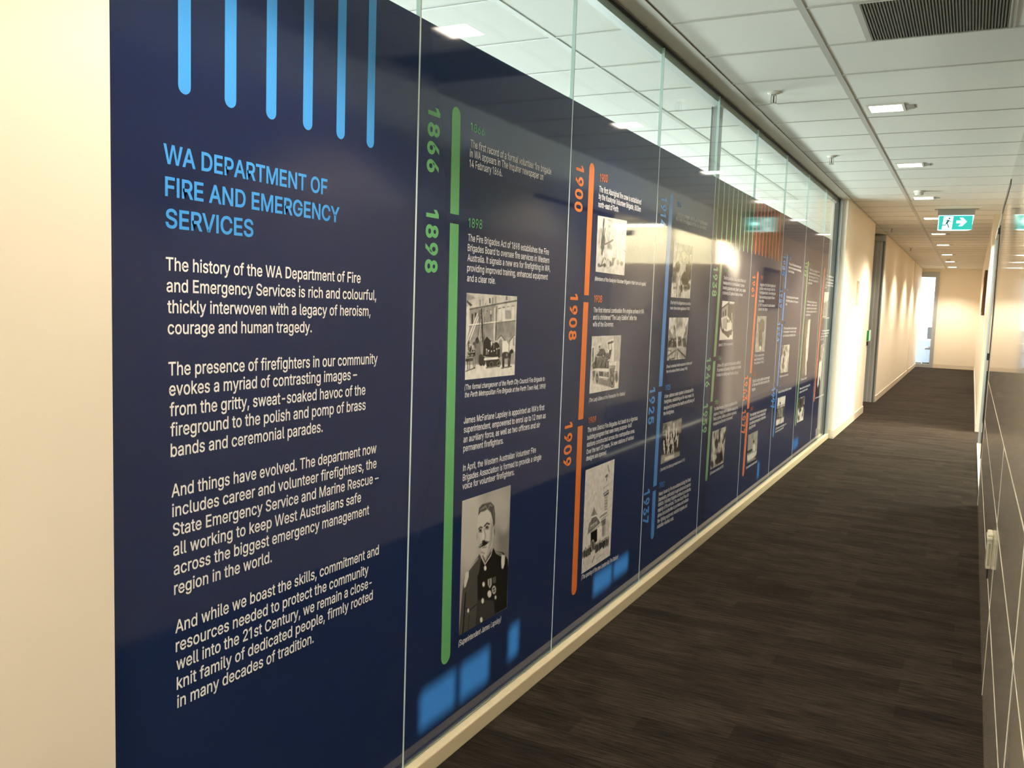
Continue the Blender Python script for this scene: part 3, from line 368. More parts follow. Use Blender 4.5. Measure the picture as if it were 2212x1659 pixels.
def blocks():
    for pn, kind, colour, style, cap, lines in [
(0, 'heading', 'blue', 'b', 0.037, [('WA DEPARTMENT OF', 1.2697, 1.7596, 1.7781, 1.7566), ('FIRE AND EMERGENCY', 1.2735, 1.695, 1.828, 1.6924), ('SERVICES', 1.2743, 1.6313, 1.5213, 1.6315)]),
(0, 'paragraph', 'white', 'm', 0.0265, [('The history of the WA Department of Fire', 1.2749, 1.5445, 1.9212, 1.5401), ('and Emergency Services is rich and colourful,', 1.2767, 1.5008, 1.993, 1.4955), ('thickly interwoven with a legacy of heroism,', 1.2785, 1.4575, 1.968, 1.4519), ('courage and human tragedy.', 1.2794, 1.414, 1.7262, 1.4109)]),
(0, 'paragraph', 'white', 'm', 0.0277, [('The presence of firefighters in our community', 1.2807, 1.3281, 2.0048, 1.3189), ('evokes a myriad of contrasting images –', 1.2826, 1.2859, 1.9131, 1.2806), ('from the gritty, sweat-soaked havoc of the', 1.2838, 1.2428, 1.9515, 1.2359), ('fireground to the polish and pomp of brass', 1.2853, 1.2002, 1.9539, 1.194), ('bands and ceremonial parades.', 1.2862, 1.1566, 1.7737, 1.1531)]),
(0, 'paragraph', 'white', 'm', 0.0273, [('And things have evolved. The department now', 1.2881, 1.0701, 2.0079, 1.0659), ('includes career and volunteer firefighters, the', 1.2896, 1.0275, 2.0098, 1.0227), ('State Emergency Service and Marine Rescue –', 1.2912, 0.9856, 2.0212, 0.9795), ('all working to keep West Australians safe', 1.2924, 0.9426, 1.941, 0.9375), ('across the biggest emergency management', 1.2937, 0.9001, 1.9792, 0.8943), ('region in the world.', 1.2945, 0.857, 1.5909, 0.8547)]),
(0, 'paragraph', 'white', 'm', 0.0277, [('And while we boast the skills, commitment and', 1.2974, 0.7713, 2.0292, 0.7669), ('resources needed to protect the community', 1.2987, 0.7291, 1.9818, 0.7214), ('well into the 21st Century, we remain a close-', 1.3001, 0.6877, 1.9981, 0.6797), ('knit family of dedicated people, firmly rooted', 1.3011, 0.644, 2.0044, 0.6404), ('in many decades of tradition.', 1.3022, 0.6024, 1.7494, 0.5986)]),
(1, 'date', 'green', 'm', 0.025, [('1866', 2.4768, 2.0436, 2.5677, 2.0419)]),
(1, 'paragraph', 'white', 'm', 0.0238, [('The first record of a formal volunteer fire brigade', 2.479, 1.9924, 3.0905, 1.9901), ('in WA appears in The Inquirer newspaper on', 2.4773, 1.9615, 3.0228, 1.9601), ('14 February 1866.', 2.4765, 1.9293, 2.6987, 1.9292)]),
(1, 'date', 'green', 'm', 0.0292, [('1898', 2.4815, 1.7386, 2.5719, 1.7407)]),
(1, 'paragraph', 'white', 'm', 0.0222, [('The Fire Brigades Act of 1898 establishes the Fire', 2.4814, 1.6948, 3.0965, 1.6868), ('Brigades Board to oversee fire services in Western', 2.4815, 1.6626, 3.1032, 1.6551), ('Australia. It signals a new era for firefighting in WA,', 2.4825, 1.6304, 3.1149, 1.6246), ('providing improved training, enhanced equipment', 2.4818, 1.5975, 3.095, 1.5916), ('and a clear role.', 2.4828, 1.5646, 2.6758, 1.5623)]),
(1, 'caption', 'white', 'i', 0.0176, [('(The formal changeover of the Perth City Council Fire Brigade to', 2.4873, 1.2083, 3.1021, 1.1989), ('the Perth Metropolitan Fire Brigade at the Perth Town Hall, 1898)', 2.4887, 1.1832, 3.1111, 1.1691)]),
(1, 'paragraph', 'white', 'm', 0.0216, [('James McFarlane Lapsley is appointed as WA’s first', 2.4892, 1.0957, 3.1097, 1.0836), ('superintendent, empowered to enrol up to 12 men as', 2.491, 1.0652, 3.1255, 1.0499), ('an auxiliary force, as well as two officers and six', 2.491, 1.0324, 3.0774, 1.0191), ('permanent firefighters.', 2.491, 1.002, 2.7753, 0.9934)]),
(1, 'paragraph', 'white', 'm', 0.0219, [('In April, the Western Australian Volunteer Fire', 2.4929, 0.9358, 3.0483, 0.9226), ('Brigades Association is formed to provide a single', 2.4939, 0.9026, 3.0988, 0.8877), ('voice for volunteer firefighters.', 2.4928, 0.8735, 2.8703, 0.8631)]),
(1, 'caption', 'white', 'i', 0.0204, [('(Superintendent James Lapsley)', 2.4976, 0.3299, 2.8022, 0.3212)]),
(2, 'date', 'orange', 'm', 0.0325, [('1900', 3.5801, 2.0304, 3.6707, 2.0382)]),
(2, 'paragraph', 'white', 'm', 0.0242, [('The first Aboriginal fire crew is established', 3.5787, 1.9876, 4.12, 1.9917), ('by the Kookynie Volunteer Brigade, 800km', 3.5772, 1.9567, 4.1187, 1.9562), ('north-east of Perth.', 3.5761, 1.9219, 3.823, 1.9251)]),
(2, 'caption', 'white', 'i', 0.0173, [('(Members of the Kookynie Volunteer Brigade in their turn out regalia)', 3.5716, 1.6063, 4.2467, 1.6044)]),
(2, 'date', 'orange', 'm', 0.0299, [('1908', 3.5732, 1.5131, 3.6645, 1.5125)]),
(2, 'paragraph', 'white', 'm', 0.0213, [('The first internal combustion fire engine arrives in WA', 3.5745, 1.4685, 4.2401, 1.4646), ('and is christened “The Lady Edeline” after the', 3.5717, 1.437, 4.1351, 1.4325), ('wife of the Governor.', 3.5713, 1.4063, 3.8251, 1.4038)]),
(2, 'caption', 'white', 'i', 0.017, [('(The Lady Edline at the Fremantle Fire Station)', 3.5653, 1.0738, 4.0169, 1.0698)]),
(2, 'date', 'orange', 'm', 0.0267, [('1909', 3.5684, 0.9794, 3.6586, 0.9783)]),
(2, 'paragraph', 'white', 'm', 0.021, [('The new District Fire Brigades Act leads to a vigorous', 3.5644, 0.9398, 4.22, 0.9277), ('building program that sees many purpose-built', 3.5644, 0.9067, 4.1375, 0.9016), ('stations constructed across the metropolitan area.', 3.563, 0.8752, 4.1859, 0.8665), ('Over the next 20 years, 54 new stations of various', 3.5629, 0.843, 4.1777, 0.8351), ('designs are opened.', 3.5625, 0.8136, 3.8086, 0.8085)]),
(2, 'caption', 'white', 'i', 0.0207, [('(The opening of the new Leederville Fire Station)', 3.5659, 0.2723, 4.0286, 0.2556)]),
(3, 'date', 'blue2', 'm', 0.0272, [('1914', 4.6994, 2.0453, 4.7764, 2.0488)]),
(3, 'paragraph', 'white', 'm', 0.0199, [('Horses are no longer used to pull fire appliances in', 4.6851, 2.0008, 5.3259, 2.0), ('the Perth Fire Brigade and the last are retired.', 4.6854, 1.9709, 5.3068, 1.9703)]),
(3, 'caption', 'white', 'i', 0.017, [('(The Perth Fire Brigade turn out with a', 4.6663, 1.5179, 5.0534, 1.5163), ('horse-drawn steam appliance in 1900)', 4.667, 1.4887, 5.0415, 1.4867)]),
(3, 'caption', 'white', 'i', 0.0163, [('(The oil-motorised vehicle response to timber yard', 4.6545, 1.1669, 5.1495, 1.1662), ('fire in the centre of Perth in January 1916)', 4.6565, 1.1402, 5.0601, 1.1378)]),
(3, 'date', 'blue2', 'm', 0.0278, [('1925', 4.6525, 1.0466, 4.7449, 1.0436)]),
(3, 'paragraph', 'white', 'm', 0.0203, [('A two-platoon roster system is introduced for', 4.6463, 1.0024, 5.2171, 0.9974), ('firefighters, establishing an 84-hour week. It is', 4.6471, 0.9719, 5.2295, 0.966), ('designed to improve the health and efficiency of', 4.6464, 0.9385, 5.2484, 0.9339), ('the firefighters.', 4.6462, 0.9077, 4.8432, 0.9031)]),
(3, 'caption', 'white', 'i', 0.0168, [('(The Perth Fire Station gymnastics team in 1915)', 4.6379, 0.5952, 5.1084, 0.5867)]),
(3, 'date', 'blue2', 'm', 0.0285, [('1937', 4.6368, 0.5047, 4.7312, 0.4963)]),
(3, 'paragraph', 'white', 'm', 0.022, [('Heavy losses by fire are sustained during the Great', 4.6359, 0.4578, 5.2627, 0.4397), ('Depression, particularly in agricultural and pastoral', 4.6358, 0.4274, 5.2689, 0.4072), ('districts. Voluntary brigades continue to provide the', 4.6337, 0.3984, 5.2747, 0.3763), ('majority of fire services. The new Bush Fires Act', 4.6337, 0.3673, 5.2349, 0.3478), ('allows local authorities to purchase and maintain', 4.6352, 0.3364, 5.2364, 0.3179), ('fire-fighting equipment, establish brigades and', 4.6354, 0.3042, 5.2122, 0.2845), ('subsidise volunteer units.', 4.635, 0.2747, 4.9455, 0.2611)]),
(4, 'date', 'green2', 'm', 0.0259, [('1938', 5.7949, 1.7408, 5.8884, 1.7412)]),
(4, 'paragraph', 'white', 'm', 0.0216, [('The first specialised rescue vehicle fitted out at', 5.791, 1.694, 6.4246, 1.6936), ('headquarters is commissioned. It carries', 5.7837, 1.6621, 6.3844, 1.6597), ('breathing apparatus and a ‘power’ pump, capable', 5.7838, 1.6293, 6.4387, 1.626), ('of delivering 300 gallons of water per minute.', 5.7813, 1.5957, 6.3546, 1.5938)]),
(4, 'caption', 'white', 'i', 0.0177, [('(Morris 25 - 1938 first salvage vehicle)', 5.7596, 1.2542, 6.1367, 1.2526)]),
(4, 'date', 'green2', 'm', 0.0296, [('1946', 5.7551, 1.1605, 5.85, 1.16)]),
(4, 'paragraph', 'white', 'm', 0.0227, [('A three-shift system is introduced and an additional', 5.7503, 1.1163, 6.4138, 1.1088), ('90 permanent and auxiliary firefighters are recruited', 5.7508, 1.0858, 6.4323, 1.0755), ('to reduce the working week from 84 to 56 hours.', 5.7513, 1.0553, 6.362, 1.037)]),
(4, 'date', 'green2', 'm', 0.0274, [('1959', 5.7421, 0.8701, 5.8342, 0.869)]),
(4, 'paragraph', 'white', 'm', 0.022, [('The State Emergency Service is established for the', 5.7345, 0.8294, 6.3743, 0.8185), ('purpose of ‘bringing relief in disasters caused by fire,', 5.7315, 0.7958, 6.4087, 0.7799), ('floods, cyclones, collisions, accidents or explosions,’', 5.7281, 0.7638, 6.3843, 0.7478), ('emergencies and the return to the moment’.', 5.7313, 0.73, 6.2687, 0.723)]),
(4, 'caption', 'white', 'i', 0.0192, [('(SES volunteers on exercise, circa 1959)', 5.7198, 0.4008, 6.0727, 0.3999)]),
(5, 'date', 'orange2', 'm', 0.03, [('1961', 6.9055, 1.735, 6.9914, 1.7362)]),
(5, 'paragraph', 'white', 'm', 0.0233, [('Integration of the State’s brigades and', 6.9041, 1.6835, 7.5029, 1.6911), ('auxiliary units is brought under the', 6.8983, 1.6554, 7.4941, 1.6597), ('Fire Brigades Board. A new training and', 6.9027, 1.6236, 7.5229, 1.628), ('fleet workshops program follows', 6.901, 1.5891, 7.4991, 1.5931), ('soon after.', 6.8979, 1.5596, 7.0979, 1.5599), ('In 1961 the service’s radio network', 6.891, 1.5275, 7.5357, 1.5276), ('covers the State.', 6.8932, 1.4955, 7.2446, 1.4961)]),
(5, 'caption', 'white', 'i', 0.019, [('(Fire in a wooded forest', 6.861, 1.139, 7.2102, 1.1351), ('near Dwellingup during', 6.8602, 1.1093, 7.2058, 1.1083), ('the summer of 1961)', 6.8612, 1.081, 7.22, 1.0766)]),
(5, 'date', 'orange2', 'm', 0.0273, [('1963', 6.8434, 0.9876, 6.941, 0.9857)]),
(5, 'paragraph', 'white', 'm', 0.024, [('Smaller country stations become part', 6.8485, 0.9413, 7.494, 0.9316), ('of the new fire districts across the', 6.8442, 0.9106, 7.4906, 0.9038), ('region.', 6.8407, 0.8772, 6.9768, 0.8755)]),
(5, 'date', 'orange2', 'm', 0.0278, [('1977', 6.8352, 0.721, 6.9238, 0.7211)]),
(5, 'paragraph', 'white', 'm', 0.0243, [('The volunteer marine rescue groups', 6.8266, 0.6784, 7.4504, 0.6663), ('receive the first rescue vessels and', 6.8275, 0.6472, 7.4156, 0.6368), ('coordinate emergency responses', 6.8265, 0.6134, 7.4331, 0.607), ('along the coast.', 6.8204, 0.5802, 7.0584, 0.5815)]),
(5, 'caption', 'white', 'i', 0.019, [('(A volunteer sea rescue vessel)', 6.8029, 0.2716, 7.1993, 0.2686)]),
(6, 'date', 'blue2', 'm', 0.0286, [('1985', 8.0322, 1.9455, 8.1121, 1.947)]),
(6, 'paragraph', 'white', 'm', 0.0201, [('The Bush Fires Board and its crews', 8.0255, 1.9037, 8.6507, 1.9011), ('receive new equipment and training', 8.0172, 1.8741, 8.663, 1.8687), ('from the State.', 8.0158, 1.84, 8.314, 1.8376)]),
(6, 'date', 'blue2', 'm', 0.0242, [('1989', 8.0024, 1.665, 8.0682, 1.6652)]),
(6, 'paragraph', 'white', 'm', 0.0204, [('The first women join the career', 8.0019, 1.6128, 8.6089, 1.611), ('firefighting ranks of the Board in', 7.9919, 1.5808, 8.6224, 1.5745), ('WA.', 7.9948, 1.5491, 8.0742, 1.5475)]),
(6, 'date', 'blue2', 'm', 0.0245, [('1994', 7.9806, 1.3836, 8.0406, 1.3831)]),
(6, 'paragraph', 'white', 'm', 0.0207, [('The Fire and Rescue Service begins', 7.9784, 1.336, 8.6231, 1.3302), ('a new program of community safety', 7.9728, 1.3067, 8.605, 1.2989), ('and hazardous materials care.', 7.9662, 1.2724, 8.5868, 1.2677)]),
(6, 'caption', 'white', 'i', 0.0189, [('(Hazmat exercise)', 7.9286, 0.9133, 8.3433, 0.9091)]),
(6, 'date', 'blue2', 'm', 0.0253, [('1997', 7.9281, 0.8177, 8.0078, 0.8169)]),
(6, 'paragraph', 'white', 'm', 0.0215, [('Rescue training facility is opened.', 7.9203, 0.7738, 8.5628, 0.7669)]),
(6, 'caption', 'white', 'i', 0.018, [('(Crews training on', 7.8952, 0.4522, 8.3984, 0.4454), ('the rescue ground)', 7.8915, 0.4247, 8.2691, 0.424)]),
(7, 'date', 'green2', 'm', 0.0257, [('1999', 9.1202, 1.9504, 9.2109, 1.9522)]),
(7, 'paragraph', 'white', 'm', 0.0215, [('The Fire and Emergency', 9.1288, 1.9042, 9.7925, 1.9031), ('Services Authority is made', 9.1249, 1.8722, 9.8076, 1.8685), ('to bring all of the', 9.1226, 1.8365, 9.7267, 1.8362), ('services together in', 9.1181, 1.8061, 9.7416, 1.8017), ('the State.', 9.1089, 1.7707, 9.3534, 1.7741)]),
(7, 'paragraph', 'white', 'm', 0.0208, [('In the same decade new', 9.1147, 1.5893, 9.7334, 1.5852), ('vehicles, stations and', 9.108, 1.5562, 9.7342, 1.557), ('appliances are added', 9.1078, 1.5231, 9.7413, 1.5231), ('across regional WA for', 9.1011, 1.4899, 9.7706, 1.4897), ('volunteers.', 9.0911, 1.4568, 9.3788, 1.457)]),
(7, 'caption', 'white', 'i', 0.0214, [('(Tower drill)', 9.0283, 0.8128, 9.3887, 0.811)]),
(7, 'paragraph', 'white', 'm', 0.0215, [('New units are trained for', 9.0219, 0.7242, 9.6666, 0.7209), ('urban search work.', 9.0154, 0.6885, 9.506, 0.6898)]),
(8, 'paragraph', 'white', 'm', 0.0192, [('The Department of', 10.2491, 1.8941, 10.856, 1.8928), ('Fire and Emergency', 10.2467, 1.8543, 10.8585, 1.8594), ('Services begins in', 10.2497, 1.8208, 10.8387, 1.8245), ('November of the', 10.2437, 1.7888, 10.8452, 1.7925), ('year.', 10.2188, 1.7618, 10.3515, 1.7637)]),
(8, 'caption', 'white', 'i', 0.0147, [('(A new era)', 10.1947, 1.4268, 10.7134, 1.4269)]),
(8, 'paragraph', 'white', 'm', 0.0198, [('The department', 10.1911, 1.2807, 10.7645, 1.2815), ('today covers the', 10.1845, 1.25, 10.7514, 1.2526), ('whole of WA.', 10.1739, 1.2195, 10.6996, 1.2213), ('2012', 10.1606, 1.186, 10.3654, 1.1842)]),
(8, 'caption', 'white', 'i', 0.0166, [('(Crews at work)', 10.0719, 0.5456, 10.6854, 0.5394)])]:
        if kind in ('heading', 'caption'):
            for l in lines: yield pn, kind, colour, style, cap, [l]
        else: yield pn, kind, colour, style, cap, lines
for pn, kind, colour, style, cap, lines in blocks():
    d = {'m': .010, 'i': .008, 'b': .017}[style]
    V, F = [], []; n = 0
    for s, y0, z0, y1, z1 in lines:
        v, f, w = text_layout(s, d)
        if style == 'i': v = v+np.column_stack([v[:,1]*.2, np.zeros(len(v)), np.zeros(len(v))])
        u = v[:,0]/w*(y1-y0); zz = z0+(z1-z0)*v[:,0]/w+v[:,1]*cap/CAP
        V += on_glass(np.column_stack([y0+u, zz, v[:,2]]), .0020); F += [tuple(i+n for i in q) for q in f]; n += len(v)
    o = flat({'heading': 'heading', 'paragraph': 'paragraph', 'caption': 'caption', 'date': 'date_heading'}[kind], V, F, INK[colour], FILMS[pn])
    o['label'] = lines[0][0][:60]
for pn, s, colour, y0, y1, z1, z0 in [(1, '1866', 'green', 2.2335, 2.2922, 2.0714, 1.8798), (1, '1898', 'green', 2.2366, 2.2992, 1.7724, 1.5817), (2, '1900', 'orange', 3.3278, 3.4007, 2.0665, 1.8786), (2, '1908', 'orange', 3.3212, 3.3928, 1.5433, 1.3513), (2, '1909', 'orange', 3.3195, 3.3921, 1.0079, 0.8208), (3, '1914', 'blue2', 4.4247, 4.5122, 2.0691, 1.9148), (3, '1925', 'blue2', 4.3939, 4.4767, 1.077, 0.8821), (3, '1937', 'blue2', 4.3879, 4.4707, 0.5306, 0.345), (4, '1938', 'green2', 5.5233, 5.621, 1.764, 1.5771), (4, '1946', 'green2', 5.4859, 5.5755, 1.1885, 1.0008), (4, '1959', 'green2', 5.4695, 5.5659, 0.8942, 0.7068), (5, '1961', 'orange2', 6.6331, 6.7262, 1.7575, 1.5975), (5, '1963', 'orange2', 6.5601, 6.6789, 1.0086, 0.822), (5, '1977', 'orange2', 6.5506, 6.6743, 0.75, 0.5695), (6, '1985', 'blue2', 7.7374, 7.8623, 1.9721, 1.7993), (6, '1989', 'blue2', 7.7115, 7.8196, 1.6808, 1.524), (6, '1994', 'blue2', 7.7082, 7.8, 1.4012, 1.2337), (6, '1997', 'blue2', 7.6275, 7.7654, 0.8426, 0.6605), (7, '1999', 'green2', 8.8531, 8.9788, 1.9741, 1.8365)]:
    v, f, w = text_layout(s, .030, .07)
    uv = np.column_stack([y0+v[:,1]/CAP*(y1-y0), z1-v[:,0]/w*(z1-z0), v[:,2]])
    o = flat('year_numeral', on_glass(uv, .0019), f, INK[colour], FILMS[pn]); o['label'] = 'upright year ' + s
def bar_outline(q, rt, rb):
    (ya, yb, zt), (yc, yd, zb) = q
    pts = []; n = 10
    def arc(yl, yr, z, top):
        r = (yr-yl)/2; c = (yl+yr)/2
        ang = [math.pi-k*math.pi/n for k in range(n+1)] if top else [-k*math.pi/n for k in range(n+1)]
        return [(c+r*math.cos(t), (z-r if top else z+r)+r*math.sin(t)) for t in ang]
    pts += arc(ya, yb, zt, True) if rt else [(ya, zt), (yb, zt)]
    pts += arc(yc, yd, zb, False) if rb else [(yd, zb), (yc, zb)]
    return pts
for pn, c, zl in ((4, 'greenbg', 1.93), (5, 'redbg', 1.93)):
    a, b = JY[pn]+.005, JY[pn+1]-.005
    o = flat('tinted_band', on_glass([(a, zl), (b, zl), (b, 2.305), (a, 2.305)], .0015), [(0, 1, 2, 3)], INK[c], FILMS[pn])
for pn, colour, q, rt, rb, nm in [
(1, 'green', ((2.3638, 2.4144, 2.0986), (2.3689, 2.4216, 1.7704)), 1, 0, 'timeline_bar'),
(1, 'green', ((2.369, 2.4218, 1.7417), (2.3887, 2.4458, 0.2983)), 0, 1, 'timeline_bar'),
(2, 'orange', ((3.461, 3.517, 2.0946), (3.4611, 3.5127, 1.5404)), 1, 0, 'timeline_bar'),
(2, 'orange', ((3.4582, 3.5135, 1.5109), (3.4543, 3.5097, 1.0067)), 0, 0, 'timeline_bar'),
(2, 'orange', ((3.4528, 3.5076, 0.9786), (3.4601, 3.5177, 0.2257)), 0, 1, 'timeline_bar'),
(3, 'blue2', ((4.5628, 4.6225, 2.1023), (4.5389, 4.5984, 1.0736)), 1, 0, 'timeline_bar'),
(3, 'blue2', ((4.5363, 4.5926, 1.045), (4.5299, 4.5891, 0.5276)), 0, 0, 'timeline_bar'),
(3, 'blue2', ((4.5268, 4.5794, 0.5031), (4.5315, 4.5869, 0.2318)), 0, 1, 'timeline_bar'),
(4, 'green2', ((5.6732, 5.728, 1.7952), (5.6409, 5.7016, 1.1891)), 1, 0, 'timeline_bar'),
(4, 'green2', ((5.6401, 5.6985, 1.1608), (5.6276, 5.6836, 0.8969)), 0, 0, 'timeline_bar'),
(4, 'green2', ((5.6245, 5.6805, 0.8683), (5.6085, 5.6624, 0.3736)), 0, 1, 'timeline_bar'),
(5, 'orange2', ((6.7751, 6.836, 1.7915), (6.7293, 6.7965, 1.0177)), 1, 0, 'timeline_bar'),
(5, 'orange2', ((6.7189, 6.7893, 0.986), (6.7131, 6.7836, 0.7487)), 0, 0, 'timeline_bar'),
(5, 'orange2', ((6.7058, 6.7761, 0.7178), (6.6846, 6.7486, 0.2295)), 0, 1, 'timeline_bar'),
(6, 'blue2', ((7.9024, 7.9657, 1.9861), (7.8952, 7.9501, 1.6922)), 1, 0, 'timeline_bar'),
(6, 'blue2', ((7.8851, 7.9442, 1.6591), (7.8711, 7.928, 1.4163)), 0, 0, 'timeline_bar'),
(6, 'blue2', ((7.8678, 7.9226, 1.3817), (7.8267, 7.8814, 0.8446)), 0, 0, 'timeline_bar'),
(6, 'blue2', ((7.8175, 7.8699, 0.8162), (7.7831, 7.8396, 0.3974)), 0, 1, 'timeline_bar'),
(7, 'green2', ((9.0062, 9.0652, 1.9911), (8.875, 8.9361, 0.3772)), 1, 1, 'timeline_bar'),
(8, 'orange2', ((10.0815, 10.151, 1.9808), (9.9625, 10.0281, 0.5205)), 1, 1, 'timeline_bar'),
(0, 'blue', ((1.3073, 1.3403, 2.305), (1.3073, 1.3403, 1.9048)), 0, 1, 'stripe'),
(0, 'blue', ((1.4332, 1.4669, 2.305), (1.4332, 1.4669, 1.9037)), 0, 1, 'stripe'),
(0, 'blue', ((1.5592, 1.5924, 2.305), (1.5592, 1.5924, 1.9034)), 0, 1, 'stripe'),
(0, 'blue', ((1.6842, 1.7186, 2.305), (1.6842, 1.7186, 1.9024)), 0, 1, 'stripe'),
(0, 'blue', ((1.8104, 1.844, 2.305), (1.8104, 1.844, 1.9028)), 0, 1, 'stripe'),
(0, 'blue', ((1.9364, 1.969, 2.305), (1.9364, 1.969, 1.9017)), 0, 1, 'stripe'),
(4, 'green2', ((5.5329, 5.5569, 2.305), (5.5329, 5.5569, 1.9072)), 0, 1, 'stripe'),
(4, 'green2', ((5.6659, 5.6899, 2.305), (5.6659, 5.6899, 1.9083)), 0, 1, 'stripe'),
(4, 'green2', ((5.7874, 5.8114, 2.305), (5.7874, 5.8114, 1.9075)), 0, 1, 'stripe'),
(4, 'green2', ((5.9139, 5.9379, 2.305), (5.9139, 5.9379, 1.9052)), 0, 1, 'stripe'),
(4, 'green2', ((6.0387, 6.0627, 2.305), (6.0387, 6.0627, 1.9047)), 0, 1, 'stripe'),
(4, 'green2', ((6.1614, 6.1854, 2.305), (6.1614, 6.1854, 1.9052)), 0, 1, 'stripe'),
(4, 'green2', ((6.2853, 6.3093, 2.305), (6.2853, 6.3093, 1.9055)), 0, 1, 'stripe'),
(4, 'green2', ((6.4102, 6.4342, 2.305), (6.4102, 6.4342, 1.9057)), 0, 1, 'stripe'),
(4, 'green2', ((6.5356, 6.5596, 2.305), (6.5356, 6.5596, 1.9071)), 0, 1, 'stripe'),
(5, 'orange2', ((6.6655, 6.6895, 2.305), (6.6655, 6.6895, 1.9087)), 0, 1, 'stripe'),
(5, 'orange2', ((6.7883, 6.8123, 2.305), (6.7883, 6.8123, 1.9104)), 0, 1, 'stripe'),
(5, 'orange2', ((6.9081, 6.9321, 2.305), (6.9081, 6.9321, 1.9092)), 0, 1, 'stripe'),
(5, 'orange2', ((7.0283, 7.0523, 2.305), (7.0283, 7.0523, 1.9051)), 0, 1, 'stripe'),
(5, 'orange2', ((7.1509, 7.1749, 2.305), (7.1509, 7.1749, 1.9061)), 0, 1, 'stripe'),
(5, 'orange2', ((7.2774, 7.3014, 2.305), (7.2774, 7.3014, 1.9072)), 0, 1, 'stripe'),
(5, 'orange2', ((7.4038, 7.4278, 2.305), (7.4038, 7.4278, 1.9071)), 0, 1, 'stripe'),
(5, 'orange2', ((7.5296, 7.5536, 2.305), (7.5296, 7.5536, 1.9068)), 0, 1, 'stripe')]:
    p = bar_outline(q, rt, rb); flat(nm, on_glass(p, .0017), [tuple(range(len(p)))[::-1]], INK[colour], FILMS[pn])

def paint(nu, nv, ops, seed):
    U, Vv = np.meshgrid(np.linspace(0, 1, nu), np.linspace(0, 1, nv)); asp = ops[0]
    X, Y = U.ravel()*1000, Vv.ravel()*1000*asp; img = np.full(X.shape, .7); rg = np.random.RandomState(seed)
    def segdist(pts, closed):
        P = np.array(pts, float).reshape(-1, 2)*np.array([1, asp]); d = np.full(X.shape, 1e9); inside = np.zeros(X.shape, bool)
        n = len(P)
        for i in range(n if closed else n-1):
            a, b = P[i], P[(i+1) % n]; e = b-a; L = e@e+1e-9
            t = np.clip(((X-a[0])*e[0]+(Y-a[1])*e[1])/L, 0, 1)
            d = np.minimum(d, np.hypot(X-a[0]-t*e[0], Y-a[1]-t*e[1]))
            if closed:
                c = ((a[1] > Y) != (b[1] > Y)); xi = a[0]+(Y-a[1])*e[0]/(e[1] if abs(e[1]) > 1e-9 else 1e-9); inside ^= c & (X < xi)
        return d, inside
    for op in ops[1:]:
        k = op[0]
        if k == 'b': img[:] = op[1]/100
        elif k == 'n':
            g = rg.randn(int(op[2]*asp)+3, op[2]+3); iu = U.ravel()*op[2]; iv = Vv.ravel()*op[2]*asp
            a, b = iu.astype(int), iv.astype(int); fu, fv = iu-a, iv-b
            nz = (g[b, a]*(1-fu)+g[b, a+1]*fu)*(1-fv)+(g[b+1, a]*(1-fu)+g[b+1, a+1]*fu)*fv
            img = np.clip(img+nz*op[1]/100, .02, 1)
        elif k == 'p':
            d, ins = segdist(op[3:], True); sd = np.where(ins, -d, d); s = max(op[2], 5)
            a = np.clip(.5-sd/s, 0, 1); img = img*(1-a)+op[1]/100*a
        else:
            d, _ = segdist(op[3:], False); w = max(op[2], 7)/2
            a = np.clip((w-d)/5+.5, 0, 1); img = img*(1-a)+op[1]/100*a
    return img
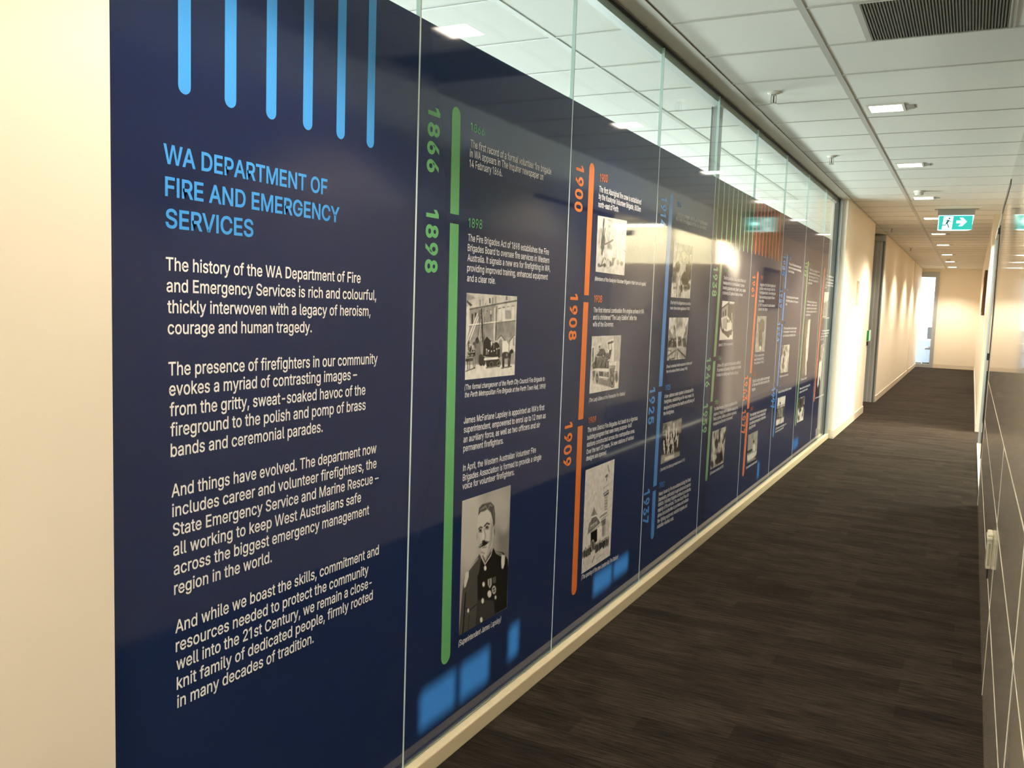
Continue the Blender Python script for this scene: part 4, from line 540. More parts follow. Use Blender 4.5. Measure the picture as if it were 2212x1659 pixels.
for pn, label, q, nu, nv, ops in [
(1,'black and white print of a horse-drawn fire brigade before a town hall',[(2.4834,1.5272),(2.8428,1.5226),(2.844,1.2372),(2.4886,1.2417)],130,170,[0.7944,('b',80),('p',62,9,0,0,80,24,172,54,8,93),('p',25,7,8,80,110,137,74,152,3,108),('p',90,9,10,153,52,152,70,671,27,670),('p',55,7,233,69,266,67,269,145,236,146),('p',60,7,290,60,321,58,324,137,293,138),('p',18,7,420,44,451,43,454,105,423,106),('p',55,7,474,35,505,34,509,111,477,112),('p',60,7,538,22,567,21,571,102,541,103),('p',35,7,759,6,790,5,792,55,761,56),('p',58,9,64,195,566,119,575,324,70,372),('p',83,9,566,119,997,59,982,295,575,328),('l',35,16,64,187,565,113,997,53),('p',12,7,96,238,126,237,130,359,100,359),('p',22,7,160,223,190,222,193,283,162,284),('p',40,7,224,188,265,187,271,330,230,331),('p',80,7,305,206,329,206,334,330,310,330),('p',35,7,377,191,406,190,412,329,383,329),('p',75,7,386,204,397,204,402,322,391,322),('p',35,7,442,182,483,181,489,321,448,322),('p',85,7,450,189,475,188,477,237,452,238),('p',92,7,615,165,663,164,670,309,622,309),('p',92,7,697,155,746,153,753,306,704,306),('p',62,7,752,182,880,179,886,285,757,286),('p',93,7,890,131,945,130,954,295,899,296),('l',35,9,609,166,663,156),('l',40,9,696,149,745,143),('l',45,9,790,138,834,133),('l',50,9,890,126,944,120),('p',55,9,70,372,575,328,982,298,984,547,23,548),('l',92,16,65,369,575,328,982,295),('l',40,9,65,381,576,339,983,306),('p',45,46,723,384,720,409,711,430,696,444,677,449,658,444,642,430,631,409,626,384,628,360,638,339,653,325,671,320,690,324,706,338,718,359),('p',48,46,496,399,491,415,477,429,455,438,428,441,402,438,379,429,364,415,358,399,362,383,376,369,398,360,425,357,451,360,474,369,490,383),('p',62,12,22,534,982,517,1003,886,11,846),('p',92,12,0,825,1001,863,1010,1008,-5,1003),('p',10,6,328,735,328,566,396,503,494,565,511,741),('p',78,7,620,766,615,535,681,482,762,544,773,772),('l',30,12,609,542,682,489,762,551),('p',50,7,644,760,640,564,681,529,714,565,717,763),('p',90,7,870,701,881,546,974,491,999,705),('l',35,12,863,568,967,491),('p',55,7,937,517,969,517,975,622,942,621),('p',97,6,711,567,806,559,849,608,851,701,720,705),('l',95,16,13,581,206,237),('l',95,14,81,535,221,276),('l',35,12,222,516,262,262),('l',85,9,245,537,284,248),('l',15,23,313,559,318,542),('l',15,23,315,531,315,514),('l',15,23,308,503,312,486),('l',15,23,309,475,310,458),('l',15,23,302,448,307,430),('l',15,23,304,420,304,403),('l',15,23,296,392,301,375),('l',15,23,298,365,299,347),('l',15,23,291,337,296,320),('l',15,23,293,309,293,292),('l',15,23,285,282,290,265),('l',15,23,287,255,288,237),('l',15,23,280,227,285,210),('l',15,23,282,200,282,183),('l',20,8,307,608,322,206,355,109),('l',20,8,338,608,341,274),('l',96,14,550,556,539,159),('l',22,14,576,549,581,137),('l',90,9,528,541,526,342),('p',24,7,188,687,186,698,181,707,174,713,165,715,156,713,148,706,142,697,140,686,142,675,146,666,154,660,163,659,172,661,180,667,185,677),('p',30,7,85,639,84,650,79,658,71,664,63,665,54,663,46,657,41,648,39,638,40,628,45,620,52,614,61,612,70,614,78,620,83,629),('p',30,7,91,640,90,650,86,658,81,663,74,665,68,663,62,657,58,649,56,639,57,630,61,621,66,616,73,614,79,616,85,622,89,630),('p',23,7,76,605,75,617,71,626,66,633,59,635,53,633,47,626,43,616,41,604,42,593,45,583,51,577,57,575,64,577,70,584,74,594),('p',27,7,98,685,97,695,94,704,89,709,82,711,76,709,71,703,67,694,65,684,66,674,69,666,75,660,81,658,87,661,92,666,96,675),('p',15,7,77,695,76,702,72,709,67,713,61,715,54,713,48,708,45,702,43,694,44,686,47,679,53,675,59,673,66,675,71,680,75,687),('p',32,7,204,618,202,628,197,636,190,641,181,643,172,641,164,635,158,627,156,617,158,607,162,599,170,594,179,592,188,594,196,600,202,608),('p',26,7,110,705,108,717,104,727,98,734,90,736,81,733,74,726,69,716,68,704,69,692,73,682,80,676,87,673,96,676,103,683,108,693),('p',30,7,116,626,115,633,111,640,106,644,100,645,93,644,88,639,84,633,83,625,84,618,87,611,92,607,98,606,105,607,110,612,114,618),('p',13,7,116,659,115,669,112,678,107,684,101,686,96,683,90,677,87,669,85,658,86,648,89,639,94,633,100,631,105,634,111,640,114,649),('p',19,7,122,689,121,697,117,704,111,709,104,710,96,708,90,703,85,696,83,688,85,679,89,672,95,667,102,666,109,668,116,673,120,680),('p',22,7,179,585,177,592,172,598,165,602,156,603,146,602,139,597,133,591,131,584,133,578,138,572,145,568,154,567,163,568,171,572,177,578),('p',27,7,197,580,196,589,191,596,184,601,176,603,167,601,160,596,154,588,152,580,154,571,158,563,165,559,174,557,182,559,190,564,195,572),('p',24,7,74,582,73,594,70,604,64,610,58,612,52,610,46,603,42,593,41,581,42,570,45,560,50,553,56,551,63,553,68,560,72,570),('p',16,7,190,706,189,715,184,722,176,727,167,728,158,726,150,721,145,713,143,705,144,696,149,689,157,684,166,683,175,685,183,690,188,697),('p',19,7,149,684,148,694,145,703,140,709,134,711,128,709,122,703,118,693,117,683,118,672,121,663,126,657,132,655,138,657,144,664,147,673),('p',85,5,169,678,169,681,167,684,163,686,160,686,156,685,153,683,150,681,150,677,150,674,152,672,155,670,159,669,163,670,166,672,168,675),('p',85,5,79,685,78,689,76,691,73,693,69,693,66,693,62,691,60,688,59,685,60,682,62,679,65,677,69,677,72,678,76,680,78,682),('p',85,5,83,615,82,618,80,621,77,623,73,623,70,623,66,621,64,618,63,615,64,612,66,609,69,607,73,607,77,608,80,609,82,612),('p',85,5,147,684,146,687,144,690,141,692,138,692,134,691,130,690,128,687,127,684,128,681,130,678,133,676,137,676,141,676,144,678,146,681),('p',85,5,115,684,114,687,112,690,109,691,105,692,101,691,98,689,96,687,95,683,96,680,98,678,101,676,105,675,108,676,112,678,114,681),('p',85,5,137,613,136,616,134,619,131,621,127,621,123,620,120,619,118,616,117,613,118,610,120,607,123,605,127,605,130,605,134,607,136,610),('p',85,5,109,597,108,600,106,603,103,604,99,605,96,604,92,602,90,600,89,596,90,593,92,591,95,589,99,588,103,589,106,591,108,594),('p',85,5,80,593,80,596,78,599,75,600,71,601,67,600,64,598,62,596,61,593,62,589,64,587,67,585,71,585,74,585,77,587,80,590),('p',12,7,247,548,245,562,238,574,229,582,217,585,205,582,195,574,187,561,185,547,186,532,193,520,202,512,214,509,226,512,236,521,244,533),('p',10,7,345,784,342,811,332,834,316,848,296,853,277,847,260,831,248,807,243,780,246,754,256,732,272,717,291,712,311,718,328,734,340,757),('p',12,7,380,800,378,822,371,840,361,852,348,855,334,850,323,838,315,819,311,797,313,776,320,758,330,746,343,742,356,747,368,760,376,778),('l',85,6,132,611,102,679),('l',25,10,179,536,183,813),('l',25,10,201,543,208,814),('l',25,10,223,551,232,815),('l',25,10,246,558,257,816),('l',25,10,268,565,281,817),('p',10,6,377,743,379,652,482,619,481,583,623,571,669,659,671,768,620,763),('p',85,5,410,659,409,663,406,667,402,669,397,670,393,669,388,666,385,663,384,659,385,655,388,651,392,649,397,648,401,649,406,652,409,655),('p',85,5,451,675,450,679,447,682,443,684,439,685,434,684,429,682,426,678,425,674,426,670,429,667,433,664,438,664,443,665,447,667,450,671),('p',85,5,499,583,499,587,496,591,492,593,487,594,482,593,478,590,475,587,474,583,475,579,477,575,481,573,486,572,491,573,495,576,498,579),('p',85,5,552,577,552,581,549,585,545,587,540,588,535,587,530,584,527,581,526,577,527,573,530,569,534,567,539,566,544,567,548,569,551,573),('p',85,5,599,563,599,568,596,571,592,573,587,574,582,573,577,571,574,567,573,563,574,559,577,556,581,553,586,553,591,553,595,556,598,559),('p',85,5,636,575,635,579,633,582,628,585,623,585,618,585,614,582,611,579,610,574,610,570,613,567,617,565,622,564,627,565,632,567,635,571),('p',85,5,510,683,509,688,506,691,502,693,497,694,492,693,488,690,485,687,484,683,485,679,487,675,491,673,496,672,501,673,506,676,509,679),('p',85,5,563,678,562,682,559,685,555,687,550,688,545,687,541,685,538,681,537,677,538,673,540,670,544,667,549,667,554,668,559,670,562,674),('p',85,5,616,658,615,662,612,665,608,667,603,668,598,667,594,665,591,661,589,657,590,653,593,649,597,647,602,646,607,647,612,650,615,653),('p',85,5,658,651,657,655,654,659,650,661,645,662,640,661,635,658,632,655,631,651,632,647,635,643,639,641,644,640,649,641,654,644,657,647),('l',90,6,397,666,395,716),('l',90,6,426,667,424,716),('l',90,6,492,583,490,633),('l',90,6,540,598,538,648),('l',90,6,609,668,607,719),('p',95,5,478,565,506,566,508,612,480,611),('p',15,7,379,782,657,782,672,849,601,875,411,866),('l',96,23,364,775,626,769),('l',12,10,547,843,544,857,534,868,520,875,503,877,486,874,471,865,461,853,457,839,460,825,469,814,483,807,500,805,517,808,532,817,543,829,547,843),('l',50,6,537,843,535,854,528,864,516,870,503,871,489,868,477,861,469,851,466,839,468,828,476,819,487,812,500,811,514,814,526,821,534,831,537,843),('l',12,10,687,842,684,856,676,867,664,875,649,877,634,873,621,865,612,853,609,839,611,825,619,813,631,806,646,804,661,807,674,816,683,828,687,842),('l',12,9,453,839,452,850,447,859,438,865,429,866,419,864,410,857,404,848,402,837,404,826,409,817,417,811,426,809,436,812,445,818,451,828,453,839),('l',55,5,674,841,673,852,667,861,659,866,649,868,638,865,630,859,623,850,621,839,622,829,628,820,636,814,646,812,657,815,666,821,672,831,674,841),('p',14,9,876,742,871,758,853,772,827,780,795,782,763,778,736,768,718,753,711,737,716,721,733,707,759,699,791,697,823,701,850,711,869,725),('p',14,7,830,774,882,683,926,664,963,696,944,718,910,725,904,784),('l',14,30,732,756,746,889),('l',16,23,761,764,760,882),('l',18,25,852,767,859,888),('l',14,25,886,761,884,881),('p',50,12,833,737,832,745,829,753,823,757,816,759,810,757,804,752,799,744,798,736,799,727,802,720,807,716,814,714,821,716,827,721,831,728),('l',35,12,712,898,925,886),('l',40,14,400,879,649,870),('l',25,10,186,792,185,823,182,848,176,866,169,871,161,865,154,847,149,821,146,790,147,760,150,734,156,717,163,712,171,718,178,735,183,761,186,792),('l',22,28,19,772,127,769),('l',22,14,41,772,49,876),('l',30,12,84,774,82,877),('l',30,9,13,901,185,869),('l',20,7,29,738,147,728),('n',5,26)]),
(1,'black and white portrait print of a moustached officer in dark uniform',[(2.4946,0.8348),(2.8447,0.8295),(2.8488,0.3603),(2.4992,0.3677)],110,170,[1.3342,('b',62),('p',78,222,433,234,420,371,361,479,266,541,153,548,38,500,-60,407,-128,283,-157,147,-144,18,-90,-86,-3,-150,106,-164,221,-125,324,-36,399,90),('p',72,167,1000,171,984,216,931,248,850,263,755,258,659,236,578,198,523,153,502,105,516,62,565,31,642,15,735,17,832,38,917,75,976,122),('p',48,111,1091,462,1084,539,1051,599,998,633,933,637,865,610,807,556,765,485,746,407,753,334,784,275,835,240,899,234,966,258,1026,310,1070,382),('p',70,93,989,292,982,327,956,353,916,366,867,366,818,351,776,325,746,292,734,255,740,222,765,196,804,182,852,182,902,196,945,221,976,255),('p',10,11,496,552,362,455,336,480,171,537,82,578,51,672,0,1000,1000,1000,998,898,1004,665,983,599,881,528,690,481,637,442,620,492),('p',27,19,362,455,403,484,367,595,336,618,355,805,325,1013,0,1000,51,672,82,578,171,537),('p',20,26,358,798,325,1013,530,1014,732,1005,701,876),('l',8,19,108,704,86,930,72,999),('l',12,11,124,816,173,855,341,832),('l',14,9,193,881,182,995),('p',70,15,381,451,479,543,601,496,622,440,427,415),('p',50,26,526,431,616,439,601,496,513,518),('p',83,15,311,137,308,230,323,297,353,403,392,468,472,498,540,489,626,433,651,362,675,292,659,215,583,138,464,129,349,128),('p',62,41,579,218,645,287,633,389,571,454,521,490,573,395,576,306),('p',72,26,330,269,353,403,402,469,385,372),('p',28,13,318,152,331,97,393,76,480,79,569,81,642,120,672,194,674,269,639,288,618,224,581,167,503,127,441,135,368,132),('l',50,13,357,114,462,96,493,122),('l',55,11,523,130,550,101,601,118),('l',42,15,623,143,649,213),('l',50,9,405,114,463,107),('p',60,11,696,321,696,339,692,353,686,362,677,364,668,359,660,348,654,332,651,314,651,296,655,282,661,273,670,271,679,276,687,287,693,303),('p',35,7,676,329,676,339,675,347,672,352,668,354,664,351,660,345,657,336,656,326,656,316,657,308,660,303,664,301,668,304,672,310,675,319),('p',60,9,320,311,320,322,318,331,315,336,310,338,306,335,302,328,298,318,297,307,297,296,299,287,302,281,306,280,311,283,315,290,318,299),('l',25,17,335,255,367,247,408,256),('l',22,19,450,251,502,236,556,252),('p',40,15,406,279,403,284,396,288,385,289,372,288,358,285,347,280,339,274,336,268,338,263,345,260,356,258,369,259,383,262,394,267,402,273),('p',12,7,388,275,387,278,384,280,379,282,373,281,367,280,362,277,358,274,357,270,358,267,361,265,366,263,372,264,378,265,383,268,386,271),('p',42,15,552,276,549,281,540,285,526,286,509,284,492,281,478,275,468,269,464,263,467,258,476,255,490,253,507,255,524,258,538,264,548,270),('p',10,7,524,270,523,274,519,276,513,277,507,277,500,275,494,272,490,269,488,265,489,262,493,260,498,259,505,259,512,261,518,263,522,267),('l',50,7,337,281,410,292),('l',50,7,466,279,555,288),('l',60,19,446,272,479,328,471,349),('p',93,15,447,323,447,334,444,343,440,349,434,350,428,347,422,340,418,330,416,318,416,307,419,298,424,293,430,291,436,295,441,302,445,312),('p',20,11,480,371,478,374,473,376,464,376,453,375,443,373,434,370,427,366,425,362,427,359,433,357,441,357,452,358,463,360,472,363,478,367),('p',30,7,433,366,432,369,429,370,425,371,420,371,415,369,410,367,407,365,406,362,407,360,409,358,414,357,419,357,424,359,429,361,432,364),('p',14,11,337,394,395,377,447,366,512,377,570,388,524,398,469,406,407,404,365,405),('l',75,9,352,395,415,385),('l',60,7,523,387,570,385),('l',40,9,417,413,506,421),('l',55,15,400,443,470,466),('l',92,9,403,480,486,554,607,503,643,445),('l',12,13,431,474,491,536,613,479),('p',88,9,98,545,162,545,160,592,109,654,76,657,73,612),('p',90,9,840,536,919,556,912,626,884,660,849,646,836,589),('l',75,11,162,541,336,481),('l',30,7,181,550,346,500),('l',60,11,695,488,850,535),('l',60,9,713,503,841,548),('p',95,7,518,588,517,595,511,600,503,603,493,602,483,599,475,593,469,586,466,578,468,571,473,566,481,563,491,563,501,567,509,572,515,580),('p',95,7,493,709,492,716,487,721,479,724,469,723,459,720,450,714,444,707,442,699,443,692,448,687,456,685,466,685,476,689,485,694,491,702),('p',95,7,485,837,484,845,478,850,469,853,459,852,448,849,439,842,432,834,430,826,431,818,437,812,445,810,456,810,467,814,476,820,482,829),('p',95,7,468,983,467,991,461,996,453,999,442,998,431,994,422,987,415,979,413,971,414,963,420,957,428,955,439,956,450,959,459,966,466,974),('p',90,7,754,865,753,870,748,874,742,876,734,876,726,873,719,868,714,862,712,856,713,851,717,846,724,844,732,845,740,848,747,852,752,858),('p',90,7,188,851,187,857,183,861,177,863,170,863,163,860,156,855,152,849,150,843,151,837,155,832,161,830,168,830,175,833,181,838,186,844),('p',72,7,549,682,633,687,640,743,603,764,560,727),('p',40,7,577,686,606,691,610,744,581,739),('p',93,7,641,815,639,825,630,833,617,836,600,835,584,830,570,820,560,809,556,798,558,787,566,780,580,776,596,777,613,782,627,792,637,803),('p',30,7,654,685,732,692,736,742,662,738),('p',75,7,740,802,738,814,729,823,715,828,697,827,680,821,664,810,653,797,649,784,651,771,660,762,675,758,692,759,710,765,725,775,736,788),('p',15,7,724,798,722,806,716,812,707,815,696,814,685,810,675,804,668,796,666,787,667,779,673,773,682,771,693,771,704,775,714,781,721,790),('l',80,7,692,764,697,822),('l',80,7,658,791,732,795)]),
(2,'pale print of volunteers with a hand cart among trees',[(3.5759,1.8849),(3.9364,1.8969),(3.9335,1.6425),(3.5775,1.6444)],80,120,[0.6669,('b',86),('p',97,64,-4,7,217,-14,235,202,12,222),('l',35,42,199,55,190,240,174,444,184,665),('l',40,26,244,210,212,611),('l',55,19,92,223,81,486),('l',45,19,132,220,146,497),('l',65,16,309,314,383,427,418,254),('p',30,26,248,540,246,560,234,577,216,590,195,595,172,593,152,584,139,568,133,549,136,530,147,512,165,500,186,494,209,496,228,506,242,521),('p',35,26,277,419,276,454,269,485,255,507,237,515,218,510,200,491,187,462,181,427,182,391,190,360,204,339,221,330,240,336,258,354,271,383),('p',97,13,356,583,502,571,517,742,364,771),('l',40,22,275,487,401,442,544,388),('p',55,26,461,497,459,520,449,541,432,555,411,561,390,558,371,547,357,528,351,506,353,483,364,463,380,449,401,442,423,445,442,456,455,475),('p',60,22,524,518,522,538,515,555,502,567,486,572,469,570,455,560,444,544,439,525,441,505,448,488,461,475,477,470,494,473,508,483,519,499),('l',40,22,239,746,184,862),('l',40,19,278,726,313,758),('p',30,16,521,820,519,840,510,857,496,870,479,875,461,872,445,862,434,846,429,827,431,807,439,789,453,777,470,772,488,774,504,784,515,800),('p',40,16,520,872,539,715,654,697,584,841),('l',70,19,450,825,449,855,440,881,426,899,408,906,388,902,371,886,359,862,352,832,354,802,362,777,376,759,395,751,414,756,431,771,444,796,450,825),('p',35,19,137,874,135,887,127,899,114,907,98,911,82,910,68,903,58,893,54,880,56,867,64,855,77,847,93,843,109,844,123,851,133,861),('p',30,19,335,859,333,873,324,885,309,893,292,897,275,896,259,889,249,879,244,866,246,853,255,841,269,832,287,828,304,830,320,836,330,847),('l',35,22,145,891,304,844),('l',50,16,627,398,672,713),('l',55,16,742,397,799,651),('l',60,13,562,412,601,667),('l',55,13,887,523,1009,566),('p',50,22,790,774,789,794,780,812,766,824,749,829,731,826,714,816,703,800,698,781,699,761,708,743,722,731,739,725,757,728,773,738,785,754),('p',45,22,945,780,941,795,928,809,907,820,882,825,856,823,834,816,818,804,812,790,815,774,829,760,849,750,875,745,900,746,923,753,939,765),('l',60,13,820,702,826,762),('l',65,10,319,44,416,52),('p',60,22,425,152,423,162,417,171,407,177,395,180,382,179,372,175,364,167,361,158,362,148,369,139,379,133,391,130,403,131,414,135,422,143),('n',5,22)]),
(2,'print of an early fire engine with a crew on board',[(3.5681,1.3639),(3.9294,1.3619),(3.9242,1.1099),(3.5664,1.1113)],100,130,[0.6996,('b',80),('p',70,14,735,0,1000,0,999,486,784,488),('p',93,8,504,97,740,44,777,484,697,483,537,295),('p',82,8,565,142,677,131,706,428,596,327),('l',25,28,547,138,715,116),('l',30,19,564,135,568,237),('l',40,17,672,131,686,264),('p',90,8,209,124,315,117,316,271,235,267),('p',32,7,230,176,290,169,280,248,247,253),('p',90,8,18,174,102,170,108,474,43,470),('p',33,7,31,206,81,201,86,444,54,477),('p',90,11,-5,820,439,875,983,833,1000,1004,-2,1001),('p',88,11,-18,578,93,600,73,827,-3,834),('p',50,19,292,752,861,807,848,974,729,954,274,852),('p',26,11,119,446,149,341,226,309,272,233,419,217,484,321,595,312,604,261,704,257,672,300,649,425,598,489,623,601,195,565,71,570,57,485),('p',75,8,291,227,290,232,286,237,280,239,273,240,265,239,258,235,253,231,251,225,252,220,256,215,262,212,270,212,278,213,285,216,289,221),('p',75,8,338,218,337,223,333,228,326,230,319,231,311,230,304,226,299,222,297,216,298,211,302,206,309,203,316,203,324,204,331,207,336,212),('p',75,8,379,223,378,228,374,233,367,236,360,236,352,235,345,232,340,227,338,221,339,216,343,211,349,208,357,208,365,209,372,212,377,217),('p',75,8,441,232,440,238,436,242,430,245,422,246,414,245,407,241,402,236,400,231,401,225,405,221,412,218,419,217,427,219,434,222,439,227),('p',75,8,542,273,541,278,537,283,530,286,523,287,514,285,507,282,502,277,500,271,501,266,505,261,512,258,520,257,528,259,535,262,540,267),('p',75,8,231,367,230,372,226,376,219,379,212,380,204,378,197,375,193,370,191,365,192,359,196,355,202,352,209,351,217,353,224,356,229,361),('p',75,8,277,369,276,374,272,379,266,382,259,382,251,381,244,377,239,373,237,367,238,362,242,357,248,354,256,354,264,355,271,359,275,363),('p',75,8,345,373,344,378,340,382,334,385,326,386,318,384,311,381,306,376,304,370,305,365,309,361,316,358,323,357,331,359,338,362,343,367),('p',75,8,426,362,425,368,421,372,414,375,407,376,399,374,392,371,387,366,385,360,386,355,390,350,396,347,404,347,412,348,419,352,424,356),('p',75,8,196,351,195,356,191,360,185,363,177,364,170,362,163,359,158,354,156,349,157,343,161,339,168,336,175,335,183,337,189,340,194,345),('l',78,7,212,380,218,545),('l',78,7,252,388,263,548),('l',78,7,292,384,307,551),('l',78,7,333,392,340,553),('l',78,7,374,388,385,556),('l',78,7,415,396,430,559),('l',78,7,463,393,471,561),('l',78,7,527,402,538,566),('l',60,7,281,255,299,341),('l',60,7,335,257,353,344),('l',60,7,389,259,408,347),('p',32,14,629,372,625,395,608,413,582,424,550,427,517,421,489,407,469,387,460,364,465,342,481,324,507,312,539,309,571,315,600,329,620,349),('l',50,8,615,372,611,391,598,407,576,417,549,420,522,414,498,402,482,384,474,365,478,345,491,329,513,319,539,317,567,322,591,334,608,351,615,372),('l',85,19,573,450,664,433),('p',94,7,625,501,894,487,880,558,639,547),('p',38,7,635,550,838,556,846,632,656,644),('l',80,8,656,570,814,569),('l',75,8,651,592,817,596),('p',92,7,842,556,879,551,876,672,838,661),('p',95,7,118,581,193,568,609,606,603,663,159,609),('p',30,8,281,628,615,667,627,788,303,731),('p',70,6,425,653,573,664,580,746,433,735),('p',35,6,448,677,553,685,558,730,452,721),('l',85,8,464,700,521,708),('l',95,17,289,723,611,775),('l',80,14,444,776,586,803),('p',22,11,285,752,284,793,276,828,260,850,240,856,219,846,200,821,185,785,177,743,178,701,186,667,202,645,221,638,243,648,262,673,277,709),('l',62,17,277,751,277,790,270,822,257,843,240,849,222,840,205,816,192,782,185,743,186,705,192,673,205,652,222,645,240,655,257,678,270,712,277,751),('p',50,11,252,749,252,765,249,779,243,788,235,791,226,787,218,777,213,762,209,745,210,729,213,715,219,706,227,703,236,707,243,717,249,732),('p',25,11,842,813,841,870,826,917,799,946,765,954,730,940,697,905,673,855,661,798,662,742,677,696,703,666,736,658,772,671,805,706,829,755),('l',62,19,833,812,832,864,819,907,795,934,764,941,732,928,702,896,680,851,669,799,670,748,684,706,707,678,737,670,770,683,799,714,822,760,833,812),('p',50,11,783,808,782,825,777,840,767,849,755,851,743,847,731,836,723,820,719,803,719,786,725,771,734,762,746,760,759,764,770,775,779,790),('l',30,17,848,814,847,873,831,922,802,953,766,962,728,946,694,910,668,857,655,797,656,739,672,690,700,659,735,650,773,665,808,701,834,753,848,814),('p',28,11,960,777,961,821,954,858,940,882,921,889,900,878,881,852,867,813,858,769,858,725,865,689,879,665,897,658,918,668,937,694,952,733),('l',60,11,944,784,945,819,939,848,927,867,912,873,895,864,879,843,867,812,861,777,860,742,866,713,878,694,893,688,910,696,925,717,938,748,944,784),('p',35,11,655,641,799,636,847,677,676,702),('p',40,8,68,613,153,612,155,712,96,786),('l',85,14,117,723,149,790),('p',35,11,125,510,123,526,116,540,104,548,89,550,74,546,60,536,51,522,46,505,48,489,55,476,67,467,82,465,97,469,110,479,120,494),('n',5,30)]),
